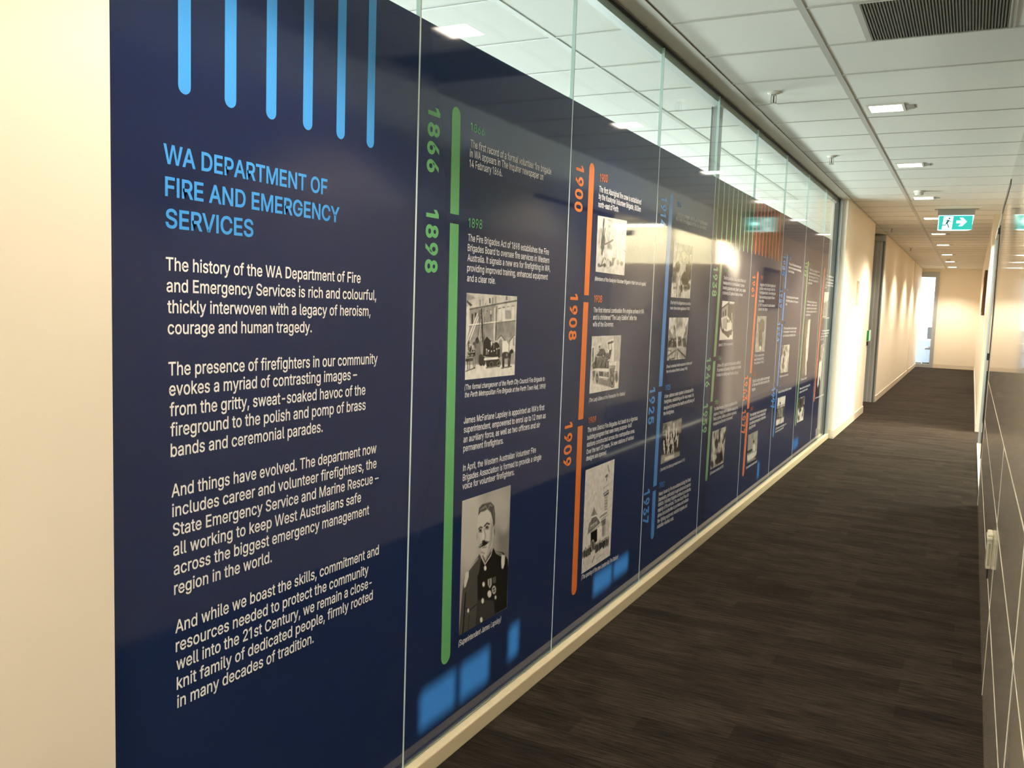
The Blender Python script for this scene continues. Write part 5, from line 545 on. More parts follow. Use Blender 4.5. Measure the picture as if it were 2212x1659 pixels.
(2,'print of a gabled fire station with a tower',[(3.5619,0.7712),(3.9181,0.7702),(3.917,0.2991),(3.5656,0.2994)],90,150,[1.3246,('b',86),('p',74,15,676,334,799,339,811,498,715,496),('l',50,10,699,360,789,363),('l',50,10,704,391,794,394),('l',50,10,709,422,799,426),('l',50,10,714,453,805,457),('l',50,10,719,485,810,489),('p',32,12,632,309,832,292,848,338,678,345),('l',85,15,661,324,821,309),('l',60,12,637,257,804,237),('l',60,12,638,261,659,309),('l',70,10,721,226,721,158),('l',40,34,700,144,766,137),('l',35,24,753,139,741,183),('l',50,24,764,43,821,110),('l',60,15,821,110,812,169),('p',55,12,505,514,783,494,840,557,619,569),('l',92,24,532,518,798,500),('l',90,22,564,553,818,542),('p',40,12,594,580,768,573,772,647,629,632),('p',62,12,643,634,765,634,779,757,661,749),('l',35,15,684,641,695,743),('p',78,12,769,577,900,621,927,782,790,759),('p',92,12,265,633,626,612,647,750,489,754,155,741,152,629),('p',50,12,243,477,334,404,463,496),('p',40,12,152,633,189,539,257,491,437,492,596,592,166,640),('l',92,19,213,528,270,493,429,496,590,587),('l',35,15,329,405,333,473),('l',70,15,166,639,640,614),('p',62,10,201,571,472,555,477,589,206,605),('p',35,10,217,577,455,565,458,580,220,597),('p',80,7,241,566,259,569,261,587,243,584),('p',80,7,266,565,284,568,286,586,268,583),('p',80,7,291,564,309,567,311,585,293,582),('p',80,7,321,563,339,566,342,583,324,581),('p',80,7,346,562,365,565,367,582,349,580),('p',80,7,372,561,390,564,393,581,375,578),('p',80,7,397,560,416,563,419,580,400,577),('p',80,7,423,559,442,562,444,579,426,576),('p',6,10,253,640,476,636,490,762,273,777),('p',29,12,37,824,37,837,35,847,29,854,22,855,15,851,8,842,2,830,-1,816,-2,803,1,793,6,786,13,785,21,789,28,798,34,810),('p',37,12,61,814,61,829,58,840,52,848,44,849,35,844,27,835,21,821,17,806,17,792,20,780,26,773,34,772,42,776,51,786,57,799),('p',27,12,85,822,85,838,82,850,76,858,68,860,59,855,51,845,44,830,40,814,40,798,43,785,49,777,57,775,66,780,74,791,81,805),('p',13,12,103,824,104,840,102,854,98,862,91,864,84,860,77,849,71,834,67,817,67,801,69,787,73,779,80,777,87,781,94,792,100,807),('p',33,12,131,808,132,828,129,844,122,854,113,856,103,850,93,837,85,819,81,799,80,779,83,763,90,753,99,751,109,757,119,769,126,787),('p',28,12,150,823,150,839,148,852,143,860,137,862,129,857,121,847,116,832,112,816,111,800,113,786,118,778,125,776,133,781,140,791,146,806),('p',16,12,175,825,175,841,173,854,167,863,160,864,151,860,143,849,137,834,133,817,132,801,135,788,140,780,148,778,156,783,164,793,171,808),('p',37,12,205,827,205,843,201,856,193,864,183,865,172,860,161,849,153,834,149,817,149,801,153,788,161,780,171,779,182,784,193,795,201,810),('p',24,12,223,824,223,839,220,851,214,859,205,860,196,856,187,845,181,832,177,816,176,801,180,789,186,781,194,780,203,784,212,795,219,808),('p',22,12,243,811,244,832,242,848,236,859,229,861,220,855,211,842,204,824,199,803,198,783,200,767,206,756,214,754,223,759,231,772,238,790),('p',36,12,269,823,270,839,267,851,260,859,252,860,242,856,234,845,227,831,223,815,222,800,225,787,232,780,240,778,249,783,258,793,265,807),('p',14,12,295,816,295,836,292,852,285,861,275,863,265,858,255,845,247,827,242,807,241,788,244,772,251,762,261,760,271,766,282,779,290,796),('p',21,12,320,829,320,847,317,862,310,871,300,873,290,867,280,855,272,838,267,820,266,802,270,787,277,778,286,776,297,782,307,794,315,810),('p',29,12,339,829,340,847,337,862,332,871,324,873,315,868,306,856,299,839,295,821,294,802,296,787,302,778,310,776,319,781,328,793,335,810),('p',19,12,366,824,367,842,363,857,356,866,347,867,336,862,326,850,318,833,313,814,312,796,316,781,323,773,333,771,343,776,353,788,361,805),('p',19,12,390,835,391,853,388,867,381,875,372,877,361,872,352,860,344,844,340,826,339,809,342,795,349,786,358,784,368,789,378,801,386,817),('p',12,12,409,826,410,844,407,859,402,868,394,870,386,865,377,853,370,837,366,818,365,800,367,785,373,776,380,774,389,779,397,791,404,807),('p',24,12,438,834,439,853,436,868,429,878,420,880,409,874,399,862,391,844,387,825,386,805,389,790,396,781,405,778,415,784,425,796,433,814),('p',21,12,462,831,463,850,460,866,453,875,443,877,432,872,422,859,414,841,409,821,408,802,412,786,418,777,428,774,439,780,449,793,457,811),('p',21,12,489,836,489,855,486,870,478,879,468,880,456,875,446,862,437,845,432,826,432,808,435,793,443,784,453,783,465,788,475,800,484,817),('p',36,12,510,839,510,856,507,870,501,879,492,881,482,876,473,864,465,848,461,830,460,813,463,799,469,791,478,789,488,794,498,805,505,821),('p',16,12,538,838,538,855,534,868,526,876,516,878,504,872,493,861,485,845,480,828,480,811,484,797,492,789,502,788,514,793,525,805,533,820),('p',29,12,560,836,560,850,556,862,549,869,539,870,528,865,518,855,510,841,506,826,506,812,510,800,517,793,527,792,538,797,548,807,556,820),('p',32,12,583,833,584,850,580,863,573,871,564,872,553,867,543,856,535,841,531,824,530,807,534,794,541,786,550,784,561,790,571,801,579,816),('p',28,12,608,838,609,857,606,872,599,882,590,884,579,878,569,866,561,849,556,829,555,810,558,795,565,786,575,784,585,789,595,802,603,819),('p',13,12,629,824,630,843,627,857,621,867,612,869,602,863,593,851,585,835,581,816,580,797,582,783,589,774,597,771,607,777,616,789,624,805),('p',17,12,658,838,658,852,654,863,647,869,637,870,626,865,617,856,609,843,605,829,605,815,609,804,616,798,626,797,636,801,646,811,653,824),('p',24,12,674,827,675,841,673,853,668,860,660,862,652,857,645,848,638,835,634,820,634,805,636,793,641,786,648,785,657,789,664,798,671,812),('p',20,12,701,827,701,840,699,852,693,858,685,860,676,855,668,846,661,833,658,819,657,805,660,794,666,788,674,786,682,790,690,800,697,812),('p',24,12,731,833,732,851,729,866,722,875,713,876,702,871,692,859,684,842,679,824,678,806,681,791,688,783,698,781,708,786,718,798,727,814),('p',18,12,752,845,753,862,751,876,746,884,739,886,731,881,723,871,717,856,713,838,711,822,713,808,718,800,725,798,733,802,741,813,748,828),('p',19,12,777,834,778,854,776,871,771,881,764,884,755,878,747,866,739,848,735,827,733,807,735,791,740,781,747,778,756,783,764,796,772,814),('p',21,12,806,827,806,842,803,853,795,860,786,861,775,856,765,846,757,833,753,818,753,804,756,792,764,786,773,785,784,789,794,799,802,812),('p',26,12,833,835,834,856,831,873,824,884,815,886,804,880,794,867,785,848,780,826,778,805,781,788,788,778,797,775,808,781,818,795,827,814),('p',32,12,861,839,862,857,858,872,850,881,840,883,828,877,817,865,808,848,803,828,802,810,806,795,813,786,824,784,836,790,847,802,856,819),('p',21,12,883,832,884,850,881,865,874,874,864,876,853,870,843,858,835,842,830,823,829,805,832,791,839,782,849,780,860,785,870,797,878,814),('p',36,12,913,853,913,870,910,883,902,891,893,892,882,887,871,876,863,861,858,844,858,828,861,814,869,806,878,805,889,810,900,821,908,836),('p',34,12,929,830,930,848,928,863,923,872,915,874,907,869,898,857,891,841,886,822,885,804,887,789,892,780,900,778,908,783,917,794,924,811),('p',75,7,37,779,36,782,34,784,30,784,25,784,20,783,16,780,13,778,12,775,12,773,15,771,19,770,23,770,28,772,32,774,36,777),('p',75,7,70,772,69,774,67,776,63,776,58,776,53,775,49,772,46,770,45,767,46,765,48,763,52,762,57,762,61,764,66,766,69,769),('p',75,7,106,782,105,784,103,786,99,787,94,786,89,785,85,783,82,780,81,777,81,775,84,773,88,772,92,773,97,774,102,776,105,779),('p',75,7,141,788,141,790,138,792,134,793,130,792,125,791,120,789,117,786,116,783,117,781,119,779,123,778,128,779,133,780,137,782,140,785),('p',75,7,175,779,174,782,172,783,168,784,163,784,158,782,154,780,151,777,149,775,150,772,153,770,156,770,161,770,166,771,171,774,174,776),('p',75,7,210,781,210,784,207,785,203,786,198,786,193,784,189,782,186,779,185,777,185,774,188,772,192,772,197,772,202,773,206,776,209,778),('p',75,7,245,778,245,781,242,783,238,783,233,783,228,782,224,779,221,777,219,774,220,771,222,770,226,769,231,769,236,771,241,773,244,776),('p',75,7,281,781,280,783,278,785,274,786,269,785,264,784,259,782,256,779,255,776,256,774,258,772,262,771,267,771,272,773,276,775,280,778),('p',75,7,319,795,318,797,316,799,312,800,307,800,302,798,297,796,294,793,293,790,293,788,296,786,300,785,305,786,310,787,314,789,317,792),('p',75,7,353,785,352,787,350,789,346,790,341,789,336,788,331,786,328,783,327,780,327,777,330,776,334,775,339,775,344,777,348,779,352,782),('p',75,7,391,797,390,799,388,801,384,802,379,802,374,800,369,798,366,795,364,792,365,790,368,788,372,787,377,788,382,789,386,791,390,794),('p',75,7,427,797,427,800,424,801,420,802,415,802,410,800,405,798,402,795,401,792,401,790,404,788,408,787,413,788,418,789,423,791,426,794),('p',75,7,463,792,462,795,460,796,456,797,451,797,445,795,441,793,438,790,436,787,437,785,439,783,443,782,449,783,454,784,458,786,462,789),('p',75,7,499,787,498,789,496,791,491,792,486,791,481,790,477,788,473,785,472,782,473,779,475,778,479,777,484,777,490,779,494,781,497,784),('p',75,7,538,802,537,804,535,806,531,807,526,807,520,805,516,803,512,800,511,797,512,795,514,793,518,792,523,792,529,794,533,796,537,799),('p',75,7,574,793,573,796,571,798,566,799,561,798,556,797,551,794,548,792,547,789,547,786,550,784,554,784,559,784,564,785,569,788,572,791),('p',75,7,611,793,611,796,608,797,604,798,599,798,593,796,589,794,585,791,584,788,584,786,587,784,591,783,596,783,602,785,606,787,610,790),('p',75,7,649,792,648,795,645,797,641,797,636,797,631,796,626,793,622,790,621,787,622,785,624,783,628,782,634,783,639,784,644,786,647,789),('p',75,7,689,807,688,809,685,811,681,812,676,811,670,810,666,808,662,805,661,802,661,799,664,797,668,797,674,797,679,798,684,801,687,804),('p',75,7,725,798,725,801,722,802,718,803,712,803,707,801,702,799,699,796,697,793,698,791,701,789,705,788,710,788,716,790,720,792,724,795),('p',75,7,763,795,762,798,760,799,755,800,750,800,745,798,740,796,736,793,735,790,736,788,738,786,742,785,748,785,753,787,758,789,761,792),('p',75,7,802,800,802,803,799,804,795,805,789,805,784,803,779,801,775,798,774,795,775,793,777,791,782,790,787,790,792,792,797,794,801,797),('p',75,7,840,794,839,797,837,798,832,799,827,799,821,797,816,795,813,792,811,789,812,787,815,785,819,784,824,784,830,786,835,788,838,791),('p',75,7,881,805,880,808,877,810,873,810,867,810,862,809,857,806,854,803,852,800,853,798,855,796,860,795,865,796,871,797,876,799,879,802),('p',30,19,419,795,417,818,405,836,385,845,359,845,332,836,308,818,291,795,282,771,284,748,296,731,316,721,341,721,368,730,392,747,410,770),('l',70,12,403,792,402,812,393,828,378,837,358,837,337,830,319,815,305,795,298,774,299,754,308,738,323,729,342,729,363,736,382,751,396,771,403,792),('p',85,12,282,839,436,836,444,891,287,877),('p',84,29,13,878,995,937,1000,1000,0,1000),('l',45,24,349,950,419,902),('l',60,19,58,850,54,909),('l',60,12,491,946,676,934),('n',4,30)]),
(3,'print of a steam appliance with crew and horses',[(4.6812,1.8548),(5.0425,1.8558),(5.0365,1.5546),(4.671,1.555)],44,64,[0.8297,('b',84),('p',50,49,762,6,998,-14,1029,167,793,184),('l',60,49,192,-8,197,166),('p',25,34,665,193,660,228,635,259,593,281,541,291,488,288,440,272,406,246,390,213,394,179,419,149,460,126,511,116,565,118,613,134,649,160),('p',96,20,336,550,426,351,626,339,656,515,474,630),('p',25,25,632,303,628,323,609,342,579,356,541,362,502,360,468,351,443,335,432,316,436,295,455,277,485,263,523,257,562,258,596,267,621,283),('p',18,20,649,176,961,163,988,625,744,725),('p',60,20,889,250,889,277,881,301,865,318,844,325,821,321,800,307,784,284,775,257,774,230,782,206,798,189,819,182,842,186,863,200,880,223),('p',15,34,883,630,876,682,839,727,777,758,700,771,621,764,551,738,501,697,477,648,483,597,519,552,579,521,655,506,735,512,806,538,859,579),('p',20,34,364,426,362,466,341,501,305,526,260,536,213,531,170,510,139,479,123,440,125,400,145,365,180,340,225,329,272,334,316,354,348,386),('p',35,25,-17,457,194,436,220,729,7,737),('p',20,20,861,801,855,826,830,847,791,862,743,868,693,865,650,853,619,834,605,810,611,786,635,765,673,751,721,744,771,747,815,759,847,778),('l',50,25,824,803,820,820,803,835,774,846,740,850,704,848,673,839,650,826,641,809,645,792,662,777,690,766,724,762,760,764,792,772,814,786,824,803),('p',20,20,971,770,968,795,952,816,926,830,893,836,858,833,827,820,805,801,794,777,797,753,812,732,838,717,871,711,906,715,937,727,960,747),('p',20,25,582,820,581,847,568,870,546,886,519,893,489,888,463,874,443,852,433,825,434,798,446,775,467,759,495,753,524,757,551,771,571,793),('l',35,34,249,615,287,977),('l',35,34,371,609,409,974),('l',35,34,445,606,483,972),('p',85,15,177,246,175,253,167,259,156,263,141,266,126,265,113,262,104,258,100,251,102,244,109,238,121,234,135,231,150,232,163,234,173,239),('p',85,15,252,258,250,265,243,271,231,275,216,278,201,277,188,275,179,270,175,263,177,256,184,250,196,246,210,243,225,244,238,246,248,251),('p',85,15,331,287,329,294,321,300,309,305,295,307,279,307,266,304,257,299,253,293,255,286,262,280,274,275,289,273,304,273,317,276,326,281),('p',85,15,125,371,124,377,116,383,105,388,90,390,76,390,63,387,54,382,50,375,51,369,59,363,70,358,85,356,99,356,112,359,121,364),('p',85,15,717,333,716,340,708,346,695,351,680,353,664,353,650,350,640,345,636,338,638,331,646,325,658,320,674,318,689,318,703,321,713,326),('l',35,30,113,172,117,336),('l',35,30,173,168,177,333),('l',35,30,282,160,285,325),('l',35,30,343,155,346,321),('p',95,25,436,702,438,733,431,758,418,776,401,783,381,777,362,761,347,736,338,707,337,677,343,651,356,633,374,626,394,631,412,648,427,673),('l',50,30,93,828,261,822),('n',8,24)]),
(3,'print of a smoky street with hoses on the ground',[(4.6615,1.4443),(5.0304,1.4439),(5.0104,1.205),(4.6595,1.2088)],44,64,[0.6384,('b',85),('p',55,92,563,137,562,193,544,239,511,270,468,281,421,269,379,237,348,191,331,136,332,82,351,36,383,6,426,-5,471,6,513,36,546,83),('p',60,69,703,128,701,164,686,194,658,214,623,221,586,213,552,193,527,162,515,127,516,92,532,62,559,42,594,36,631,43,665,63,690,93),('p',45,23,1012,67,870,265,808,477,984,503,964,245),('p',55,23,32,265,207,401,343,217,461,726,17,710),('p',30,23,24,480,428,489,461,726,6,710),('p',32,23,714,497,980,481,998,724,798,716),('p',35,28,492,449,683,453,745,693,527,685),('p',35,18,313,238,314,261,309,281,299,294,285,299,270,294,257,280,246,260,240,237,240,213,245,194,255,180,268,176,283,181,297,194,307,214),('p',25,18,132,566,131,582,124,595,111,604,96,607,80,603,65,594,55,580,50,563,51,548,58,534,70,525,86,523,102,526,116,536,127,550),('p',25,18,230,611,229,627,221,641,209,650,193,652,177,649,162,639,152,625,146,608,148,592,155,579,167,570,183,567,199,571,214,581,224,595),('p',25,18,332,678,331,695,323,709,311,717,295,720,279,716,264,706,253,692,247,676,248,659,256,646,268,637,284,634,300,638,315,648,326,662),('p',25,18,414,595,413,612,406,625,394,634,378,637,361,633,346,624,335,609,330,593,331,577,338,563,350,554,366,551,383,555,398,565,409,579),('p',25,18,605,601,604,618,597,631,585,640,568,643,551,639,536,630,525,615,519,599,520,582,527,568,540,560,556,557,573,560,588,570,599,584),('p',25,18,683,560,682,577,675,591,662,600,646,602,629,599,614,589,602,574,596,558,597,541,604,528,617,519,633,516,650,520,666,529,677,544),('p',85,12,107,513,106,519,102,525,95,528,86,529,78,527,70,524,64,518,62,512,63,505,67,500,74,497,82,496,91,497,99,501,105,506),('p',85,12,249,548,248,555,244,560,237,563,228,564,219,563,211,559,206,553,203,547,204,540,208,535,215,532,224,531,233,532,241,536,247,542),('p',85,12,388,541,387,548,383,553,376,557,367,558,358,556,350,552,344,547,341,540,342,534,346,528,353,525,362,524,371,525,379,529,385,535),('p',85,12,602,547,601,554,597,559,589,563,580,564,571,562,563,558,557,553,554,546,555,539,559,534,566,530,575,529,585,531,593,535,599,541),('p',85,12,738,497,738,504,733,509,726,513,717,514,707,512,699,508,693,503,690,496,691,489,695,484,702,480,711,479,721,481,729,485,735,491),('p',66,18,-7,698,998,724,1000,1000,0,1000),('l',30,32,512,750,988,959),('l',30,32,467,770,572,996),('l',30,28,420,768,399,965,119,984),('l',35,28,375,788,16,903),('l',35,23,23,763,186,781),('n',10,20)]),
(3,'print of men in white posing as gymnasts',[(4.6442,0.8631),(5.0073,0.8604),(5.0026,0.632),(4.639,0.6334)],44,64,[0.6322,('b',12),('p',60,23,0,0,476,6,248,346,13,302),('l',30,17,10,40,213,52),('l',30,17,15,76,218,88),('l',30,17,19,112,222,125),('l',30,17,23,148,226,162),('l',30,17,27,185,231,198),('l',30,17,31,221,235,235),('l',30,17,36,257,239,272),('p',62,58,240,27,1000,0,961,385,666,303,238,257),('p',50,58,803,147,988,86,994,391,834,392),('l',88,75,317,184,348,436),('p',90,14,353,161,352,176,345,187,333,193,318,193,303,188,289,177,279,163,275,148,276,134,283,123,295,117,309,116,325,122,338,132,349,146),('l',88,75,568,139,600,395),('p',90,14,605,115,604,130,597,141,585,147,569,148,553,142,539,131,529,117,524,102,525,87,532,76,545,70,560,69,576,75,590,85,600,100),('l',88,49,104,476,144,670),('p',90,14,133,453,132,463,126,470,116,474,104,473,91,469,80,461,72,451,68,441,70,431,76,424,86,420,98,421,110,425,121,433,129,443),('l',88,49,324,490,366,687),('p',90,14,354,467,353,476,347,484,337,487,324,487,311,483,300,475,291,465,288,454,289,444,295,437,305,433,318,434,331,438,342,446,350,456),('l',88,49,459,369,502,568),('p',90,14,490,346,488,355,482,363,472,367,459,366,446,362,434,354,426,344,422,333,423,324,429,316,440,312,452,313,466,317,477,325,486,335),('l',88,49,567,507,610,708),('p',90,14,598,483,597,493,590,501,580,504,567,504,553,499,542,491,533,481,529,470,531,460,537,453,547,449,560,450,574,454,586,462,594,472),('l',88,49,784,503,829,707),('p',90,14,816,479,815,489,808,497,797,501,784,500,770,496,758,487,749,477,745,466,747,456,753,449,764,445,777,445,791,450,803,458,812,468),('l',88,49,193,249,234,444),('p',90,14,222,226,221,235,215,243,205,246,193,246,180,242,169,235,161,225,157,214,158,205,164,197,174,193,186,194,199,198,210,205,219,215),('l',88,49,712,296,755,498),('p',90,14,743,272,742,282,735,289,724,293,711,293,697,289,685,281,677,270,673,260,674,250,681,242,691,238,704,238,718,243,730,250,739,261),('l',85,38,339,609,305,820),('l',85,38,354,612,409,828),('l',85,38,570,655,531,839),('l',85,38,601,662,640,847),('l',85,38,133,596,179,750),('l',85,38,203,337,276,582),('l',85,38,472,474,398,606),('l',85,38,472,474,596,616),('l',85,38,842,454,840,694),('l',85,38,729,433,682,558),('p',55,29,10,771,974,873,992,1013,0,1000),('p',90,17,206,856,676,892,686,977,174,950),('n',5,18)]),
(4,'print of a 1930s rescue vehicle beside a building',[(5.7863,1.5546),(6.1337,1.5505),(6.1342,1.2896),(5.7609,1.2935)],44,64,[0.7512,('b',30),('p',95,26,0,0,605,-8,-1,179),('p',62,26,2,193,466,74,505,372,58,437),('p',30,22,-9,182,653,5,485,58,7,215),('p',20,22,104,278,176,262,189,378,130,393),('p',20,22,256,245,343,213,365,360,293,376),('p',90,35,605,-8,1000,0,936,57,529,56),('p',96,26,18,438,462,373,651,458,848,573,855,732,463,786,168,744),('p',72,26,105,465,468,402,490,717,179,702),('p',15,18,460,468,524,467,540,546,476,547),('p',15,18,581,474,654,473,668,545,595,546),('l',50,26,419,576,440,772),('l',80,44,802,322,921,732),('p',93,35,-17,634,85,730,617,925,970,761,1000,1000,0,1000),('p',15,26,87,737,463,786,772,858,661,940,181,798),('p',12,22,305,758,304,779,292,797,271,808,244,812,216,808,189,796,170,778,160,757,160,736,172,719,193,707,220,703,249,707,275,719,295,737),('p',12,22,738,858,736,887,721,911,694,927,660,933,623,927,590,910,565,885,552,856,553,827,568,802,595,786,629,780,666,786,700,803,725,828),('p',10,22,889,817,889,841,879,862,862,875,840,880,816,875,794,861,777,840,768,816,768,792,777,771,794,758,816,753,840,758,863,772,880,792)]),
(4,'print of volunteers bending over a task',[(5.7234,0.6904),(6.0904,0.6873),(6.0696,0.433),(5.7226,0.4357)],44,64,[0.694,('b',66),('p',20,44,456,-4,608,18,598,418,465,352),('p',18,44,779,405,985,72,1021,226,853,461),('p',20,54,485,399,485,448,463,487,424,508,374,509,321,490,272,453,236,405,218,354,219,305,240,268,278,247,327,245,379,263,428,299,465,346),('p',12,54,218,633,831,657,953,932,394,958),('p',85,44,731,595,725,624,694,645,643,653,581,647,517,629,461,602,421,569,403,536,409,507,440,487,489,479,550,483,613,500,670,528,712,561),('l',15,27,432,498,426,628),('l',15,27,506,511,501,641),('l',15,27,582,524,576,655),('l',15,27,658,537,653,670),('l',15,27,735,551,730,684),('p',80,44,770,188,773,238,760,277,733,301,697,305,656,288,618,255,588,209,570,158,568,109,581,71,607,48,643,43,683,59,721,91,752,137),('p',85,54,415,736,412,770,390,795,353,807,307,805,258,788,215,760,183,726,169,689,172,656,194,632,230,620,275,622,323,637,367,665,399,699),('p',15,54,221,900,218,934,199,959,166,972,125,970,82,954,43,926,15,892,2,855,5,821,23,797,55,784,96,785,139,800,178,827,207,862),('p',30,44,193,141,195,181,188,213,173,233,152,238,128,226,105,200,87,164,76,123,74,83,81,52,96,32,117,27,140,39,163,64,181,100),('p',85,76,194,349,200,424,193,485,173,523,143,532,108,511,75,464,47,397,29,322,23,249,31,190,51,153,79,144,113,163,146,209,175,274),('n',12,14)]),
(5,'faded print of a dark tree shape on grey',[(6.8753,1.4536),(7.2278,1.4522),(7.2252,1.1682),(6.862,1.1761)],44,64,[0.7874,('b',62),('p',32,68,207,214,412,104,682,103,824,269,762,433,632,450,691,827,328,822,266,449,177,359),('p',95,41,590,896,590,919,581,938,563,951,539,955,512,950,488,937,468,917,458,894,457,871,466,852,484,839,508,835,535,840,560,853,579,873),('p',60,41,563,683,564,698,558,711,547,719,533,722,517,719,502,710,490,697,483,682,483,667,488,655,499,646,513,644,529,647,544,655,556,668),('n',6,14)]),
(5,'print of a pale boat on the water',[(6.8143,0.5379),(7.1598,0.5348),(7.1714,0.3007),(6.817,0.3122)],44,64,[0.6534,('b',58),('p',45,54,-35,584,993,608,1000,1000,-13,1010),('l',20,54,-10,600,469,595),('p',88,41,-13,712,970,706,944,878,376,929,68,925),('p',90,41,517,425,743,438,855,686,558,685),('p',20,34,675,337,672,356,658,371,635,378,606,377,576,368,549,352,530,332,521,311,524,292,537,278,561,271,589,272,619,281,646,296,666,316),('p',70,41,955,602,953,631,941,653,918,666,890,667,860,656,832,635,812,606,801,576,802,547,815,524,837,511,866,510,896,521,924,543,944,571),('p',15,54,815,905,990,835,1013,990),('n',6,12)]),
(6,'print of crew with round drums on pale ground',[(7.9466,1.1973),(8.3235,1.1953),(8.3038,0.9435),(7.9318,0.952)],44,64,[0.6508,('b',72),('p',45,70,0,1000,10,869,622,1001),('p',20,53,497,312,499,351,485,383,456,403,417,409,374,400,333,376,301,343,282,304,280,265,295,233,323,213,362,207,405,216,446,239,478,273),('p',15,53,476,563,479,601,464,634,435,654,396,660,353,650,312,627,280,593,261,553,259,515,273,483,302,462,341,456,384,466,425,489,457,523),('p',30,53,477,765,477,804,455,836,414,856,361,861,304,850,251,826,211,791,190,751,191,713,213,681,253,661,306,656,363,666,416,691,456,725),('p',90,88,887,657,898,745,879,819,833,866,768,881,694,860,621,807,562,730,524,641,514,553,533,480,577,433,642,418,716,439,788,491,848,568),('p',35,70,745,146,749,185,739,217,715,238,683,244,646,235,611,212,583,178,565,140,562,101,572,69,595,48,627,42,664,51,699,74,728,107),('p',35,53,0,0,308,6,174,324,16,393),('n',12,12)]),
(6,'print of a training ground under white sky',[(7.9074,0.7359),(8.2784,0.7279),(8.2671,0.4805),(7.8872,0.4872)],44,64,[0.6702,('b',22),('p',95,42,0,0,1000,0,1014,344,13,365),('l',60,68,49,344,1014,344),('l',70,76,192,409,217,661),('l',70,76,368,429,392,683),('l',70,76,547,449,570,705),('l',70,76,729,469,751,727),('p',82,51,25,785,992,795,1000,1000,0,1000),('p',30,42,430,232,430,252,419,267,398,276,372,277,344,271,318,257,298,238,287,218,288,198,298,183,319,174,345,173,373,179,399,193,419,212),('n',12,12)]),
(7,'narrow print of a pale tower on a dark ground',[(9.0881,1.4147),(9.3933,1.4242),(9.3648,0.8498),(9.0171,0.8427)],44,64,[1.873,('b',33),('p',95,107,587,5,1000,0,1167,663,872,770,1000,1000,817,998,675,786,500,395),('n',8,12)]),
(7,'print of crews at a drill, dark above and white below',[(8.9942,0.6395),(9.363,0.6377),(9.3538,0.3893),(8.9739,0.3977)],44,64,[0.6557,('b',90),('p',22,61,0,0,1000,0,900,444,27,454),('l',20,122,949,421,821,751),('p',25,61,431,532,432,565,416,591,385,605,344,607,299,595,257,571,224,539,205,504,203,471,219,445,250,430,291,428,337,440,379,464,412,496),('p',25,61,402,841,403,884,380,918,337,936,280,938,218,921,160,890,115,848,89,802,87,759,110,725,153,706,210,704,273,720,332,752,377,795),('p',30,51,569,520,569,542,555,559,529,568,496,568,460,559,427,543,402,521,388,498,388,476,402,459,428,449,461,449,497,458,530,474,556,496),('n',14,14)]),
(8,'tall pale print beside the last timeline',[(10.2146,1.7171),(10.5629,1.7256),(10.4883,1.4412),(10.1881,1.4415)],44,64,[0.791,('b',93),('p',50,96,57,410,976,345,1000,1000,0,1000),('n',5,10)]),
(8,'print of a white hose stream on black',[(10.2055,1.1506),(10.4806,1.1488),(10.362,0.6161),(10.1311,0.5851)],44,64,[2.0561,('b',10),('p',55,155,0,0,1000,0,1159,337,109,323),('p',95,155,-51,343,809,324,874,597,822,806,156,863,-169,737),('p',20,117,772,802,813,845,818,879,785,899,720,900,634,884,541,853,457,813,394,770,359,730,358,698,389,680,448,678,528,691,617,719,703,758),('n',10,12)])]:
    img = paint(nu, nv, ops, len(ops))
    q = np.array(q); s = np.linspace(0, 1, nu); t = np.linspace(0, 1, nv); T, Sg = np.meshgrid(t, s, indexing='ij')
    P = (q[0]*((1-Sg)*(1-T))[..., None]+q[1]*(Sg*(1-T))[..., None]+q[2]*(Sg*T)[..., None]+q[3]*((1-Sg)*T)[..., None]).reshape(-1, 2)
    F = [(j*nu+i, j*nu+i+1, (j+1)*nu+i+1, (j+1)*nu+i)[::-1] for j in range(nv-1) for i in range(nu-1)]
    o = flat('photograph', on_glass(P, .0018), F, M_photo, FILMS[pn]); o['label'] = label
    ca = o.data.color_attributes.new('tone', 'FLOAT_COLOR', 'POINT')
    g = np.clip(img*1.04, 0, 1)**1.9
    ca.data.foreach_set('color', np.column_stack([g*.97, g*.92, g*.84, np.ones_like(g)]).astype(np.float32).ravel())

# ------------------------------------------------------------------ ceiling fittings
def copy_tree(o, loc, label):
    c = o.copy(); COL.objects.link(c); c.location = loc; c['label'] = label
    for ch in list(o.children):
        k = ch.copy(); COL.objects.link(k); k.parent = c
    return c
LX = .876
lamp_y = [6.22+2.4*k for k in range(-4, 9)]
far_y = {4: 11.07, 5: 13.4, 6: 15.95, 7: 18.45, 8: 21.38, 9: 24.1, 10: 26.83}
lamp_y = [6.22+2.4*k for k in range(-3, 2)] + [11.07, 13.40, 15.95, 18.45, 21.38, 24.10, 26.83]
lamp_lab = {6.22: 'square recessed ceiling light nearest the camera, past the grille', 8.62: 'square recessed ceiling light second past the grille, beyond the first sprinkler',
 11.07: 'small square ceiling light just behind the smoke detector', 13.4: 'square ceiling light partly hidden by the exit sign', 15.95: 'square ceiling light seen just below the exit sign',
 18.45: 'square ceiling light fourth from the end wall', 21.38: 'square ceiling light third from the end wall', 24.1: 'square ceiling light second from the end wall', 26.83: 'square ceiling light closest to the end wall'}
